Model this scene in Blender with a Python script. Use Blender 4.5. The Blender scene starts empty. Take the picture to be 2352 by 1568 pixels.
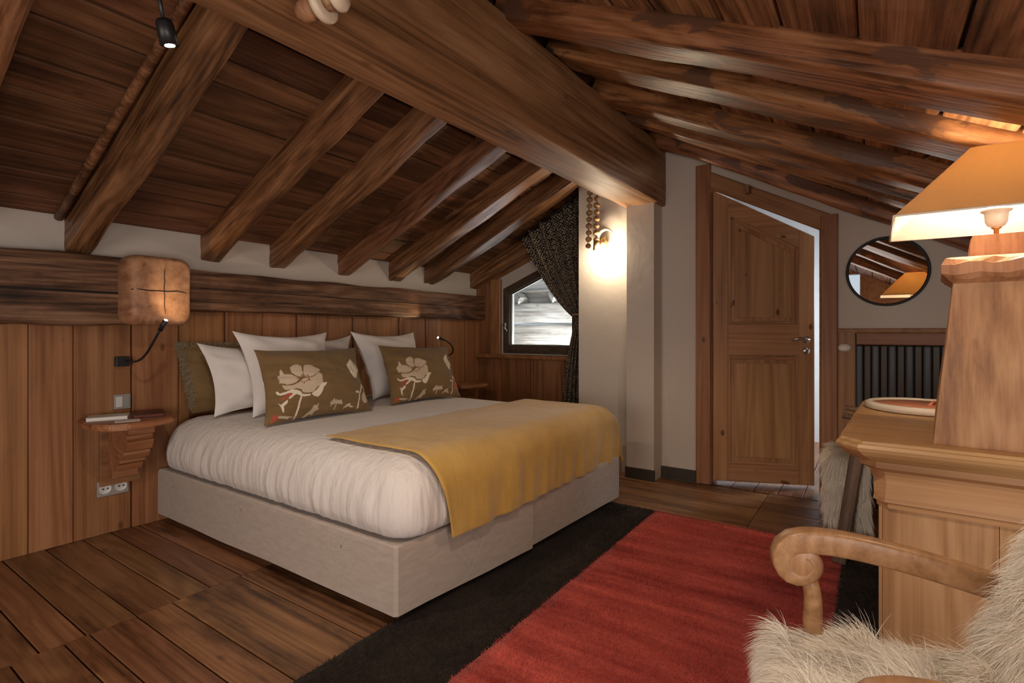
import bpy, bmesh, math, random
from mathutils import Vector, Matrix, noise
random.seed(7)
C = bpy.context.scene.collection
SC = bpy.context.scene

# ---------------------------------------------------------------- camera
CAM_H = 1.15
F_PX, CX, CY = 1213.0, 1176.0, 760.0          # focal length and principal point in the 2352x1568 frame
YAW = math.radians(34.5)
cam_d = bpy.data.cameras.new('camera'); cam = bpy.data.objects.new('camera', cam_d); C.objects.link(cam)
cam_d.sensor_width = 36.0; cam_d.lens = 36.0 * F_PX / 2352.0
cam_d.shift_y = (CY - 784.0) / 2352.0
cam_d.clip_start = 0.02
cam.location = (0, 0, CAM_H); cam.rotation_euler = (math.radians(90), 0, YAW - math.radians(90))
SC.camera = cam
SC.view_settings.view_transform = 'Standard'; SC.view_settings.look = 'None'
SC.view_settings.gamma = 1.0; SC.view_settings.use_curve_mapping = False
SC.view_settings.exposure = 0.18

# ---------------------------------------------------------------- sky and large lights
W = bpy.data.worlds.new('sky'); SC.world = W; W.use_nodes = True
bg = W.node_tree.nodes['Background']; bg.inputs[0].default_value = (0.78, 0.88, 1.0, 1); bg.inputs[1].default_value = .7

def area(name, loc, target, sx, sy, power, col):
    l = bpy.data.lights.new(name, 'AREA'); l.shape = 'RECTANGLE'; l.size = sx; l.size_y = sy; l.energy = power; l.color = col
    o = bpy.data.objects.new(name, l); C.objects.link(o); o.location = loc
    o.rotation_euler = (Vector(target) - Vector(loc)).to_track_quat('-Z', 'Y').to_euler()
    return o
def spot(name, loc, target, power, col, angle=60, blend=0.5, rad=0.02):
    l = bpy.data.lights.new(name, 'SPOT'); l.energy = power; l.color = col; l.spot_size = math.radians(angle); l.spot_blend = blend; l.shadow_soft_size = rad
    o = bpy.data.objects.new(name, l); C.objects.link(o); o.location = loc
    o.rotation_euler = (Vector(target) - Vector(loc)).to_track_quat('-Z', 'Y').to_euler()
    return o
def point(name, loc, power, col, rad=0.03):
    l = bpy.data.lights.new(name, 'POINT'); l.energy = power; l.color = col; l.shadow_soft_size = rad
    o = bpy.data.objects.new(name, l); C.objects.link(o); o.location = loc
    return o
# unseen fill light added behind the photographer to raise the ambient level
area('rear_fill', (-1.66, 1.2, .9), (3.0, 1.4, -.7), 1.9, 1.2, 26, (1.0, 0.84, 0.70))
# unseen low fill added at the eaves wall to light the rafter undersides
area('eaves_fill', (-.35, -1.27, .78), (1.6, 2.6, 1.5), 1.5, .75, 30, (1.0, .93, .88))
# second ceiling spotlight, out of the frame above the armchair
spot('ceiling_spot_light', (.62, .30, 1.93), (1.75, .55, 0), 34, (1, .86, .72), 118, .9, .03)
# added upward fill hidden below the window sill, and daylight in the hallway
area('sill_fill', (5.15, 2.85, .45), (3.2, 2.5, 2.2), 1.6, .7, 85, (0.86, 0.92, 1.0))
area('daylight_hall', (5.3, -0.55, 1.9), (4.9, 0.9, 0.9), 0.9, 1.2, 320, (0.88, 0.94, 1.0))

# ---------------------------------------------------------------- pixel helpers
_c, _s = math.cos(YAW), math.sin(YAW)
def ray(u, v):
    a = (u - CX) / F_PX; return (_c + a * _s, _s - a * _c, (CY - v) / F_PX)
def at_x(u, v, x):
    r = ray(u, v); d = x / r[0]; return Vector((x, r[1] * d, CAM_H + r[2] * d))
def at_y(u, v, y):
    r = ray(u, v); d = y / r[1]; return Vector((r[0] * d, y, CAM_H + r[2] * d))
def at_z(u, v, z):
    r = ray(u, v); d = (z - CAM_H) / r[2]; return Vector((r[0] * d, r[1] * d, z))

# ---------------------------------------------------------------- object helpers
def tag(o, label=None, cat=None, group=None, kind=None):
    if label: o['label'] = label
    if cat: o['category'] = cat
    if group: o['group'] = group
    if kind: o['kind'] = kind
    return o
def attach(o, parent):
    if parent is not None:
        o.parent = parent
        o.matrix_parent_inverse = world_of(parent).inverted()
_world = {}
def world_of(o): return _world.get(o.name, Matrix.Identity(4))
def empty(name, loc, label=None, cat=None, group=None, kind=None):
    o = bpy.data.objects.new(name, None); C.objects.link(o); o.location = loc; o.empty_display_size = 0.1
    _world[o.name] = Matrix.Translation(Vector(loc))
    return tag(o, label, cat, group, kind)
def mk(name, verts, faces, mat, parent=None, smooth=False, M=None, mats=None, fmat=None):
    me = bpy.data.meshes.new(name); me.from_pydata([tuple(v) for v in verts], [], faces)
    for m in (mats or [mat]): me.materials.append(m)
    if fmat: me.polygons.foreach_set('material_index', fmat)
    if smooth: me.polygons.foreach_set('use_smooth', [True] * len(me.polygons))
    me.update()
    o = bpy.data.objects.new(name, me); C.objects.link(o)
    if M is not None: o.matrix_world = M; _world[o.name] = M.copy()
    attach(o, parent)
    if M is not None and parent is not None: o.matrix_basis = M
    return o
def from_bm(name, bm, mat, parent=None, smooth=False, M=None):
    bmesh.ops.recalc_face_normals(bm, faces=bm.faces)
    me = bpy.data.meshes.new(name); bm.to_mesh(me); bm.free(); me.materials.append(mat)
    if smooth: me.polygons.foreach_set('use_smooth', [True] * len(me.polygons))
    o = bpy.data.objects.new(name, me); C.objects.link(o)
    if M is not None: o.matrix_world = M; _world[o.name] = M.copy()
    attach(o, parent)
    return o
def loft(rings, caps=True, closed=True):
    n = len(rings[0]); V = [p for r in rings for p in r]; Fc = []
    for i in range(len(rings) - 1):
        for j in range(n if closed else n - 1):
            k = (j + 1) % n
            Fc.append((i * n + j, i * n + k, (i + 1) * n + k, (i + 1) * n + j))
    if caps and closed:
        Fc.append(tuple(reversed(range(n)))); b = (len(rings) - 1) * n
        Fc.append(tuple(b + j for j in range(n)))
    return V, Fc
def frame(p0, p1, up):
    p0, p1 = Vector(p0), Vector(p1); x = (p1 - p0).normalized(); z = Vector(up); z = (z - x * z.dot(x)).normalized(); y = z.cross(x)
    M = Matrix((x, y, z)).transposed().to_4x4(); M.translation = p0
    return M, (p1 - p0).length
def rrect(w, h, r, n=3):
    """rounded rectangle outline in the local YZ plane"""
    out = []
    for cx, cy, a0 in ((w/2-r, h/2-r, 0), (-w/2+r, h/2-r, 90), (-w/2+r, -h/2+r, 180), (w/2-r, -h/2+r, 270)):
        for k in range(n + 1):
            a = math.radians(a0 + 90 * k / n); out.append((cx + r * math.cos(a), cy + r * math.sin(a)))
    return out
def board(name, p0, p1, w, t, up, mat, parent=None, ch=0.003):
    """a sawn board: length p0-p1, width w, thickness t along up"""
    M, L = frame(p0, p1, up); sec = rrect(w, t, min(ch, t * .3), 1)
    V, Fc = loft([[(0, a, b) for a, b in sec], [(L, a, b) for a, b in sec]])
    return mk(name, V, Fc, mat, parent, M=M)
def hewn(name, p0, p1, w, h, up, mat, parent=None, r=0.03, amp=0.008, wob=0.01, segs=None, seed=0, n=3, bulge=0, taper=0):
    """an old hand-hewn timber with worn arrises and waviness"""
    M, L = frame(p0, p1, up); sec = rrect(w, h, r, n); S = segs or max(6, int(L / 0.09)); rings = []
    ex = []
    for i in range(len(sec)):                       # refine the outline
        a, b = sec[i], sec[(i + 1) % len(sec)]; ex.append(a)
        d = math.hypot(b[0]-a[0], b[1]-a[1]); q = int(d / 0.05)
        for k in range(1, q + 1): ex.append((a[0] + (b[0]-a[0]) * k / (q+1), a[1] + (b[1]-a[1]) * k / (q+1)))
    for i in range(S + 1):
        x = L * i / S
        wy = wob * noise.noise((x * 1.1, seed * 3.1, 0)); wz = wob * noise.noise((x * 1.1, seed * 3.1, 9))
        k = 1 - taper * i / S
        ring = []
        for a, b in ex:
            nn = noise.noise((x * 3.0, a * 14 + seed * 7, b * 14)); n2 = noise.noise((x * 11.0, a * 25 + seed * 7, b * 25))
            e = 1 + (amp * nn * 2 + amp * .6 * n2) / max(w, h) * 2
            ring.append((x, a * e * k + wy, b * e * k + wz))
        rings.append(ring)
    V, Fc = loft(rings)
    o = mk(name, V, Fc, mat, parent, smooth=True, M=M); o.data.set_sharp_from_angle(angle=math.radians(32)); return o
def box(name, lo, hi, mat, parent=None, bev=0.0, seg=2):
    bm = bmesh.new(); bmesh.ops.create_cube(bm, size=1)
    lo, hi = Vector(lo), Vector(hi)
    for v in bm.verts: v.co = Vector((lo[i] + (v.co[i] + .5) * (hi[i] - lo[i]) for i in range(3)))
    if bev: bmesh.ops.bevel(bm, geom=bm.edges[:], offset=bev, segments=seg, affect='EDGES', profile=.5)
    return from_bm(name, bm, mat, parent)
def prisms(name, polys, mat, parent=None, axis='x'):
    """list of (polygon, lo, hi): polygon in the plane across the axis, extruded lo..hi, joined as one wall"""
    V, Fc = [], []
    for poly, lo, hi in polys:
        b = len(V); n = len(poly)
        for q in (lo, hi):
            for a, c in poly: V.append({'x': (q, a, c), 'y': (a, q, c), 'z': (a, c, q)}[axis])
        Fc.append(tuple(b + j for j in range(n))); Fc.append(tuple(b + n + j for j in reversed(range(n))))
        for j in range(n):
            k = (j + 1) % n; Fc.append((b + j, b + n + j, b + n + k, b + k))
    bm = bmesh.new(); vs = [bm.verts.new(v) for v in V]
    for f in Fc: bm.faces.new([vs[i] for i in f])
    return from_bm(name, bm, mat, parent)
def tube(name, pts, r, mat, parent=None, n=10, rads=None, caps=True):
    pts = [Vector(p) for p in pts]; rings = []; prev = None
    for i, p in enumerate(pts):
        t = (pts[min(i+1, len(pts)-1)] - pts[max(i-1, 0)]).normalized()
        a = (prev if prev else (Vector((0, 0, 1)) if abs(t.z) < .9 else Vector((1, 0, 0))))
        a = (a - t * a.dot(t)).normalized(); prev = a; b = t.cross(a); rr = rads[i] if rads else r
        rings.append([p + a * rr * math.cos(2*math.pi*k/n) + b * rr * math.sin(2*math.pi*k/n) for k in range(n)])
    V, Fc = loft(rings, caps)
    return mk(name, V, Fc, mat, parent, smooth=True)
def bez(P, n=16):
    P = [Vector(p) for p in P]; out = []
    for i in range(n + 1):
        t = i / n; Q = P[:]
        while len(Q) > 1: Q = [Q[k].lerp(Q[k+1], t) for k in range(len(Q)-1)]
        out.append(Q[0])
    return out
def lathe(name, prof, mat, parent=None, M=None, n=28, smooth=True):
    """profile of (radius, height) turned about local Z"""
    rings = [[(r * math.cos(2*math.pi*k/n), r * math.sin(2*math.pi*k/n), z) for k in range(n)] for r, z in prof]
    V, Fc = loft(rings)
    return mk(name, V, Fc, mat, parent, smooth=smooth, M=M)

# ---------------------------------------------------------------- materials
def newmat(name):
    m = bpy.data.materials.new(name); m.use_nodes = True; nt = m.node_tree; return m, nt, nt.nodes, nt.links, nt.nodes['Principled BSDF']
def rgba(c): return (c[0], c[1], c[2], 1)
def plain(name, col, rough=.6, metal=0, bump=0, bscale=200, emis=None, estr=0, spec=.5):
    m, nt, N, L, B = newmat(name); B.inputs['Base Color'].default_value = rgba(col); B.inputs['Roughness'].default_value = rough; B.inputs['Metallic'].default_value = metal
    B.inputs['Specular IOR Level'].default_value = spec
    if emis: B.inputs['Emission Color'].default_value = rgba(emis); B.inputs['Emission Strength'].default_value = estr
    if bump:
        tc = N.new('ShaderNodeTexCoord'); n = N.new('ShaderNodeTexNoise'); n.inputs['Scale'].default_value = bscale; n.inputs['Detail'].default_value = 5
        b = N.new('ShaderNodeBump'); b.inputs['Strength'].default_value = bump; b.inputs['Distance'].default_value = .01
        L.new(tc.outputs['Object'], n.inputs['Vector']); L.new(n.outputs['Fac'], b.inputs['Height']); L.new(b.outputs['Normal'], B.inputs['Normal'])
    return m
def ramp(N, stops):
    r = N.new('ShaderNodeValToRGB'); e = r.color_ramp.elements
    while len(e) < len(stops): e.new(.5)
    for i, (p, c) in enumerate(stops): e[i].position = p; e[i].color = rgba(c)
    return r
def wood(name, dark, mid, light, rough=.55, along=1.1, across=13, knots=.5, var=.3, bump=.35, stain=.45, fine=1.0, hue=0.012, spec=.4, patch=None, fig=.07, con=.13, kflat=False):
    """grain runs along local X"""
    m, nt, N, L, B = newmat(name)
    tc = N.new('ShaderNodeTexCoord'); oi = N.new('ShaderNodeObjectInfo')
    mul = N.new('ShaderNodeMath'); mul.operation = 'MULTIPLY'; mul.inputs[1].default_value = 37.0; L.new(oi.outputs['Random'], mul.inputs[0])
    add = N.new('ShaderNodeVectorMath'); add.operation = 'ADD'; L.new(tc.outputs['Object'], add.inputs[0]); L.new(mul.outputs[0], add.inputs[1])
    mp = N.new('ShaderNodeMapping'); mp.inputs['Scale'].default_value = (along, across, across); L.new(add.outputs[0], mp.inputs['Vector'])
    n1 = N.new('ShaderNodeTexNoise'); n1.inputs['Scale'].default_value = 1.0; n1.inputs['Detail'].default_value = 7; n1.inputs['Roughness'].default_value = .62; n1.inputs['Distortion'].default_value = .9
    L.new(mp.outputs[0], n1.inputs['Vector'])
    mp2 = N.new('ShaderNodeMapping'); mp2.inputs['Scale'].default_value = (along * 1.5, across * 9 * fine, across * 9 * fine); L.new(add.outputs[0], mp2.inputs['Vector'])
    n2 = N.new('ShaderNodeTexNoise'); n2.inputs['Scale'].default_value = 1.0; n2.inputs['Detail'].default_value = 4; n2.inputs['Roughness'].default_value = .6
    L.new(mp2.outputs[0], n2.inputs['Vector'])
    mp3 = N.new('ShaderNodeMapping'); mp3.inputs['Scale'].default_value = (along * .45, across * .42, across * .42); L.new(add.outputs[0], mp3.inputs['Vector'])
    nf = N.new('ShaderNodeTexNoise'); nf.inputs['Scale'].default_value = 1.0; nf.inputs['Detail'].default_value = 1.5; nf.inputs['Roughness'].default_value = .35; L.new(mp3.outputs[0], nf.inputs['Vector'])
    fm = N.new('ShaderNodeMath'); fm.operation = 'MULTIPLY'; fm.inputs[1].default_value = 95.0; L.new(nf.outputs['Fac'], fm.inputs[0])
    fs = N.new('ShaderNodeMath'); fs.operation = 'SINE'; L.new(fm.outputs[0], fs.inputs[0])
    wv = N.new('ShaderNodeMapRange'); wv.inputs[1].default_value = -1; wv.inputs[2].default_value = 1; L.new(fs.outputs[0], wv.inputs[0])
    def mix(a, b, f):
        x = N.new('ShaderNodeMix'); x.data_type = 'FLOAT'; x.inputs[0].default_value = f; L.new(a, x.inputs[2]); L.new(b, x.inputs[3]); return x.outputs[0]
    g = mix(n1.outputs['Fac'], n2.outputs['Fac'], .42); g = mix(g, wv.outputs[0], fig)
    cr = ramp(N, [(.49 - con, dark), (.49, mid), (.49 + con, light)]); L.new(g, cr.inputs[0]); col = cr.outputs[0]
    def mulcol(col, fac, amount, c=(0.2, .12, .07)):
        x = N.new('ShaderNodeMix'); x.data_type = 'RGBA'; x.blend_type = 'MULTIPLY'; x.inputs[7].default_value = rgba(c); L.new(col, x.inputs[6])
        q = N.new('ShaderNodeMath'); q.operation = 'MULTIPLY'; q.inputs[1].default_value = amount; q.use_clamp = True; L.new(fac, q.inputs[0]); L.new(q.outputs[0], x.inputs[0]); return x.outputs[2]
    if stain:
        mp4 = N.new('ShaderNodeMapping'); mp4.inputs['Scale'].default_value = (1.2, 4.5, 4.5); L.new(add.outputs[0], mp4.inputs['Vector'])
        n3 = N.new('ShaderNodeTexNoise'); n3.inputs['Scale'].default_value = 1.3; n3.inputs['Detail'].default_value = 6; n3.inputs['Roughness'].default_value = .7; L.new(mp4.outputs[0], n3.inputs['Vector'])
        r3 = ramp(N, [(.50, (0, 0, 0)), (.66, (1, 1, 1))]); L.new(n3.outputs['Fac'], r3.inputs[0]); col = mulcol(col, r3.outputs[0], stain)
    if knots:
        mp5 = N.new('ShaderNodeMapping'); mp5.inputs['Scale'].default_value = (3.4, 6.0, 0) if kflat else (2.2, 4.2, 4.2); L.new(add.outputs[0], mp5.inputs['Vector'])
        vo = N.new('ShaderNodeTexVoronoi'); vo.inputs['Scale'].default_value = 1.5; vo.inputs['Randomness'].default_value = 1; L.new(mp5.outputs[0], vo.inputs['Vector'])
        r5 = ramp(N, [(.085 if kflat else .045, (1, 1, 1)), (.15 if kflat else .11, (0, 0, 0))]); L.new(vo.outputs['Distance'], r5.inputs[0]); col = mulcol(col, r5.outputs[0], knots)
    if patch:                                        # remains of bark and weathered skin with ragged borders
        mp6 = N.new('ShaderNodeMapping'); mp6.inputs['Scale'].default_value = (1.6, 4.0, 4.0); L.new(add.outputs[0], mp6.inputs['Vector'])
        n6 = N.new('ShaderNodeTexNoise'); n6.inputs['Scale'].default_value = 1.6; n6.inputs['Detail'].default_value = 8; n6.inputs['Roughness'].default_value = .55; n6.inputs['Distortion'].default_value = .6; L.new(mp6.outputs[0], n6.inputs['Vector'])
        r6 = ramp(N, [(.535, (0, 0, 0)), (.56, (1, 1, 1))]); L.new(n6.outputs['Fac'], r6.inputs[0])
        x = N.new('ShaderNodeMix'); x.data_type = 'RGBA'; x.inputs[7].default_value = rgba(patch); L.new(r6.outputs[0], x.inputs[0]); L.new(col, x.inputs[6]); col = x.outputs[2]
    hs = N.new('ShaderNodeHueSaturation'); L.new(col, hs.inputs['Color'])
    mr = N.new('ShaderNodeMapRange'); mr.inputs[3].default_value = 1 - var; mr.inputs[4].default_value = 1 + var; L.new(oi.outputs['Random'], mr.inputs[0]); L.new(mr.outputs[0], hs.inputs['Value'])
    m2 = N.new('ShaderNodeMath'); m2.operation = 'FRACT'; L.new(mul.outputs[0], m2.inputs[0])
    mh = N.new('ShaderNodeMapRange'); mh.inputs[3].default_value = .5 - hue * .5; mh.inputs[4].default_value = .5 + hue * .5; L.new(m2.outputs[0], mh.inputs[0]); L.new(mh.outputs[0], hs.inputs['Hue'])
    L.new(hs.outputs[0], B.inputs['Base Color'])
    rr = N.new('ShaderNodeMapRange'); rr.inputs[3].default_value = rough - .12; rr.inputs[4].default_value = rough + .15; L.new(n1.outputs['Fac'], rr.inputs[0]); L.new(rr.outputs[0], B.inputs['Roughness'])
    B.inputs['Specular IOR Level'].default_value = spec
    bp = N.new('ShaderNodeBump'); bp.inputs['Strength'].default_value = bump; bp.inputs['Distance'].default_value = .012; L.new(g, bp.inputs['Height']); L.new(bp.outputs[0], B.inputs['Normal'])
    return m
def cloth(name, col, col2=None, rough=.9, scale=600, bump=.15, sheen=.2, mott=3.0, aniso=(1, 1, 1)):
    m, nt, N, L, B = newmat(name)
    tc = N.new('ShaderNodeTexCoord'); mp = N.new('ShaderNodeMapping'); mp.inputs['Scale'].default_value = aniso; L.new(tc.outputs['Object'], mp.inputs['Vector'])
    a = N.new('ShaderNodeTexNoise'); a.inputs['Scale'].default_value = mott; a.inputs['Detail'].default_value = 6; a.inputs['Roughness'].default_value = .65; L.new(mp.outputs[0], a.inputs['Vector'])
    r = ramp(N, [(.35, col), (.65, col2 or col)]); L.new(a.outputs['Fac'], r.inputs[0]); L.new(r.outputs[0], B.inputs['Base Color'])
    f = N.new('ShaderNodeTexNoise'); f.inputs['Scale'].default_value = scale; f.inputs['Detail'].default_value = 2; L.new(tc.outputs['Object'], f.inputs['Vector'])
    b = N.new('ShaderNodeBump'); b.inputs['Strength'].default_value = bump; b.inputs['Distance'].default_value = .004; L.new(f.outputs['Fac'], b.inputs['Height']); L.new(b.outputs[0], B.inputs['Normal'])
    B.inputs['Roughness'].default_value = rough; B.inputs['Sheen Weight'].default_value = sheen; B.inputs['Specular IOR Level'].default_value = .2
    return m

MT = {}
MT['plaster'] = plain('plaster', (.60, .53, .46), .9, bump=.35, bscale=9, spec=.2)
MT['deck'] = plain('dark_sarking', (.02, .012, .008), .9)
MT['ceil'] = wood('ceiling_plank_wood', (.035, .013, .005), (.135, .056, .023), (.24, .112, .05), rough=.6, var=.38, stain=.55, along=.7, across=7, con=.18, bump=.25)
MT['ceilr'] = wood('sawn_plank_wood', (0.05, 0.02, 0.007), (0.22, 0.098, 0.038), (0.38, 0.19, 0.085), rough=.65, var=.2, stain=.6, along=.9, across=8, bump=.6)
MT['rafter'] = wood('rafter_wood', (0.045, 0.017, 0.007), (0.18, 0.075, 0.03), (0.34, 0.16, 0.075), rough=.42, var=.15, stain=.6, across=9, bump=.5, spec=.5)
MT['rafterr'] = wood('bark_rafter_wood', (0.07, 0.025, 0.009), (0.29, 0.115, 0.043), (0.46, 0.215, 0.095), rough=.42, var=.12, stain=.7, across=8, bump=.55, spec=.5, patch=(.13, .06, .032))
MT['ridge'] = wood('ridge_beam_wood', (0.11, 0.044, 0.017), (0.27, 0.122, 0.052), (0.4, 0.2, 0.098), rough=.55, var=.03, stain=.3, across=7, along=.6, bump=.3)
MT['oldbeam'] = wood('weathered_beam_wood', (0.022, 0.01, 0.005), (0.15, 0.072, 0.034), (0.3, 0.165, 0.09), rough=.6, var=.1, stain=.7, across=11, along=.9, bump=.8)
MT['block'] = wood('end_grain_wood', (0.2, 0.09, 0.04), (0.4, 0.205, 0.1), (0.54, 0.31, 0.165), rough=.5, var=.02, stain=.3, across=3, along=3, bump=.2, fig=.03)
MT['panel'] = wood('pine_panel_wood', (0.15, 0.055, 0.02), (0.3, 0.125, 0.048), (0.41, 0.195, 0.085), rough=.45, var=.16, stain=.2, across=9, along=.5, bump=.12, knots=.6, con=.19, fig=.10)
MT['door'] = wood('pine_door_wood', (0.21, 0.092, 0.038), (0.38, 0.19, 0.088), (0.49, 0.275, 0.14), rough=.5, var=.06, stain=.12, across=8, along=.45, bump=.1, knots=.85, con=.19, fig=.10, kflat=True)
MT['jamb'] = wood('door_frame_wood', (0.16, 0.065, 0.025), (0.32, 0.145, 0.06), (0.42, 0.215, 0.1), rough=.5, var=.08, stain=.2, across=8, along=.5, bump=.15, knots=.8, con=.19, fig=.10)
MT['floor'] = wood('floor_board_wood', (0.06, 0.024, 0.01), (0.2, 0.088, 0.037), (0.33, 0.16, 0.073), rough=.38, var=.16, stain=.7, across=7, along=.8, bump=.2, spec=.5, hue=.015, con=.17)
MT['desk'] = wood('honey_pine_wood', (.30, .145, .058), (.50, .275, .122), (.62, .37, .18), rough=.38, var=.03, stain=.15, across=9, along=.5, bump=.08, knots=.5, con=.19, fig=.10)
MT['lampw'] = wood('carved_lamp_wood', (.19, .075, .03), (.40, .19, .085), (.55, .30, .15), rough=.5, var=.03, stain=.35, across=9, along=.9, bump=.3, con=.19, fig=.10)
MT['chair'] = wood('chair_wood', (.20, .09, .04), (.36, .18, .085), (.48, .27, .14), rough=.35, var=.05, stain=.2, across=8, along=.8, bump=.08, knots=.1, con=.19, fig=.10)
MT['shelf'] = wood('bedside_shelf_wood', (.16, .06, .025), (.33, .135, .055), (.44, .21, .095), rough=.42, var=.05, stain=.2, across=8, along=.7, bump=.1, con=.19, fig=.10)
MT['dchair'] = wood('dark_chair_wood', (.06, .035, .022), (.16, .095, .06), (.26, .17, .11), rough=.55, var=.08, stain=.4)
MT['outw'] = wood('silvered_barn_wood', (.20, .17, .145), (.42, .39, .355), (.58, .55, .52), rough=.8, var=.12, stain=.5, along=.8, across=8, bump=.6)
MT['winf'] = wood('window_frame_wood', (.05, .034, .022), (.09, .062, .04), (.13, .09, .06), rough=.4, var=.05, stain=.1, bump=.05, knots=0)
MT['bead'] = wood('turned_bead_wood', (.20, .11, .05), (.34, .20, .10), (.45, .28, .15), rough=.5, var=.15, stain=.1, knots=0, bump=.05)
MT['cream'] = plain('cream_lacquered_wood', (.72, .58, .42), .4)
MT['black'] = plain('black_metal', (.012, .012, .013), .4)
MT['gold'] = plain('aged_brass', (.6, .42, .2), .35, metal=1)
MT['chrome'] = plain('brushed_steel', (.62, .6, .58), .3, metal=1)
MT['white'] = plain('white_plastic', (.62, .60, .56), .4)
MT['grey'] = plain('grey_plastic', (.30, .28, .26), .45)
MT['ceramic'] = plain('white_porcelain', (.78, .74, .66), .25)
MT['baseb'] = plain('dark_painted_wood', (.045, .032, .02), .6)
def gather(m, amt=.5, sc=(16, 16, 1.3)):
    nt = m.node_tree; N, L = nt.nodes, nt.links; B = N['Principled BSDF']; old = B.inputs['Normal'].links[0].from_socket
    tc = N.new('ShaderNodeTexCoord'); mp = N.new('ShaderNodeMapping'); mp.inputs['Scale'].default_value = sc; n = N.new('ShaderNodeTexNoise'); n.inputs['Scale'].default_value = 1.6; n.inputs['Detail'].default_value = 3; n.inputs['Distortion'].default_value = .4
    b = N.new('ShaderNodeBump'); b.inputs['Strength'].default_value = amt; b.inputs['Distance'].default_value = .02
    L.new(tc.outputs['Object'], mp.inputs['Vector']); L.new(mp.outputs[0], n.inputs['Vector']); L.new(n.outputs['Fac'], b.inputs['Height']); L.new(old, b.inputs['Normal']); L.new(b.outputs[0], B.inputs['Normal']); return m
MT['linen'] = cloth('white_cotton', (.63, .57, .525), (.67, .61, .565), scale=900, bump=.06)
MT['pill'] = cloth('white_pillow_cotton', (.68, .63, .59), (.74, .69, .65), scale=900, bump=.06)
MT['base'] = cloth('beige_linen', (.365, .295, .245), (.42, .345, .29), scale=350, bump=.25, mott=14, aniso=(1, 1, 4))
MT['heart'] = cloth('pale_embroidery', (.50, .42, .36), (.55, .47, .40), scale=500, bump=.2)
MT['throw'] = cloth('mustard_velvet', (.44, .245, .043), (.53, .31, .065), rough=.75, scale=500, bump=.1, sheen=.35, mott=5)
MT['olive'] = cloth('olive_velvet', (.16, .094, .036), (.195, .118, .047), rough=.7, scale=500, bump=.1, sheen=.12, mott=4)
MT['tan'] = cloth('tan_embroidery', (.50, .385, .27), (.56, .43, .31))
MT['creamf'] = cloth('cream_embroidery', (.68, .58, .45), (.72, .62, .5))
MT['redf'] = cloth('red_embroidery', (.38, .07, .04), (.42, .09, .05))
MT['brownf'] = cloth('brown_embroidery', (.20, .085, .04))
MT['furol'] = plain('beige_fur', (.30, .24, .145), .9)
MT['red'] = cloth('red_wool', (.31, .026, .018), (.66, .115, .08), rough=1, scale=160, bump=1.0, mott=2.6, aniso=(3.2, .45, 1), sheen=.15)
MT['blackw'] = cloth('dark_brown_wool', (.018, .011, .008), (.034, .021, .014), rough=1, scale=160, bump=1.0, mott=6, sheen=.05)
def fleece_mat():
    m, nt, N, L, B = newmat('cream_fleece'); out = N['Material Output']
    tr = N.new('ShaderNodeBsdfTranslucent'); tr.inputs[0].default_value = (.95, .88, .77, 1); df = N.new('ShaderNodeBsdfDiffuse'); df.inputs[0].default_value = (.95, .89, .79, 1)
    mx = N.new('ShaderNodeMixShader'); mx.inputs[0].default_value = .22; L.new(df.outputs[0], mx.inputs[1]); L.new(tr.outputs[0], mx.inputs[2]); L.new(mx.outputs[0], out.inputs[0])
    return m
MT['fleece'] = fleece_mat()
MT['hide'] = plain('sheepskin_hide', (.80, .72, .60), .95)
MT['rad'] = plain('dark_radiator_enamel', (.045, .05, .06), .45)
MT['radb'] = plain('brown_radiator_enamel', (.05, .033, .022), .5)
MT['tray'] = plain('whitewashed_rim', (.74, .68, .58), .55, bump=.1, bscale=60)
MT['terra'] = plain('terracotta_inlay', (.60, .23, .13), .5)
MT['leather'] = plain('dark_red_leather', (.05, .012, .01), .35)
MT['paper'] = plain('paper', (.72, .69, .66), .7)
MT['hallw'] = plain('hall_plaster', (.86, .88, .90), .9)
def curtain_mat():
    m, nt, N, L, B = newmat('patterned_curtain_cloth')
    uv = N.new('ShaderNodeTexCoord'); mp = N.new('ShaderNodeMapping'); mp.inputs['Scale'].default_value = (38, 50, 1); mp.inputs['Rotation'].default_value = (0, 0, .8); L.new(uv.outputs['UV'], mp.inputs['Vector'])
    v = N.new('ShaderNodeTexVoronoi'); v.inputs['Scale'].default_value = 1; v.inputs['Randomness'].default_value = .35; L.new(mp.outputs[0], v.inputs['Vector'])
    r = ramp(N, [(.36, (.42, .33, .23)), (.44, (.022, .018, .016))]); L.new(v.outputs['Distance'], r.inputs[0]); L.new(r.outputs[0], B.inputs['Base Color'])
    B.inputs['Roughness'].default_value = .85; B.inputs['Specular IOR Level'].default_value = .2
    return m
MT['curtain'] = curtain_mat(); gather(MT['linen'], .55); gather(MT['throw'], .35, (9, 5, 2)); gather(MT['olive'], .3, (7, 7, 5)); gather(MT['pill'], .3, (6, 6, 4))
def glass_mat():
    m, nt, N, L, B = newmat('window_glass'); out = N['Material Output']
    t = N.new('ShaderNodeBsdfTransparent'); t.inputs[0].default_value = (.94, .97, .97, 1); g = N.new('ShaderNodeBsdfGlossy'); g.inputs['Roughness'].default_value = .02
    fr = N.new('ShaderNodeFresnel'); fr.inputs[0].default_value = 1.45; mx = N.new('ShaderNodeMixShader')
    L.new(fr.outputs[0], mx.inputs[0]); L.new(t.outputs[0], mx.inputs[1]); L.new(g.outputs[0], mx.inputs[2]); L.new(mx.outputs[0], out.inputs[0])
    return m
MT['glass'] = glass_mat()
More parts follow.
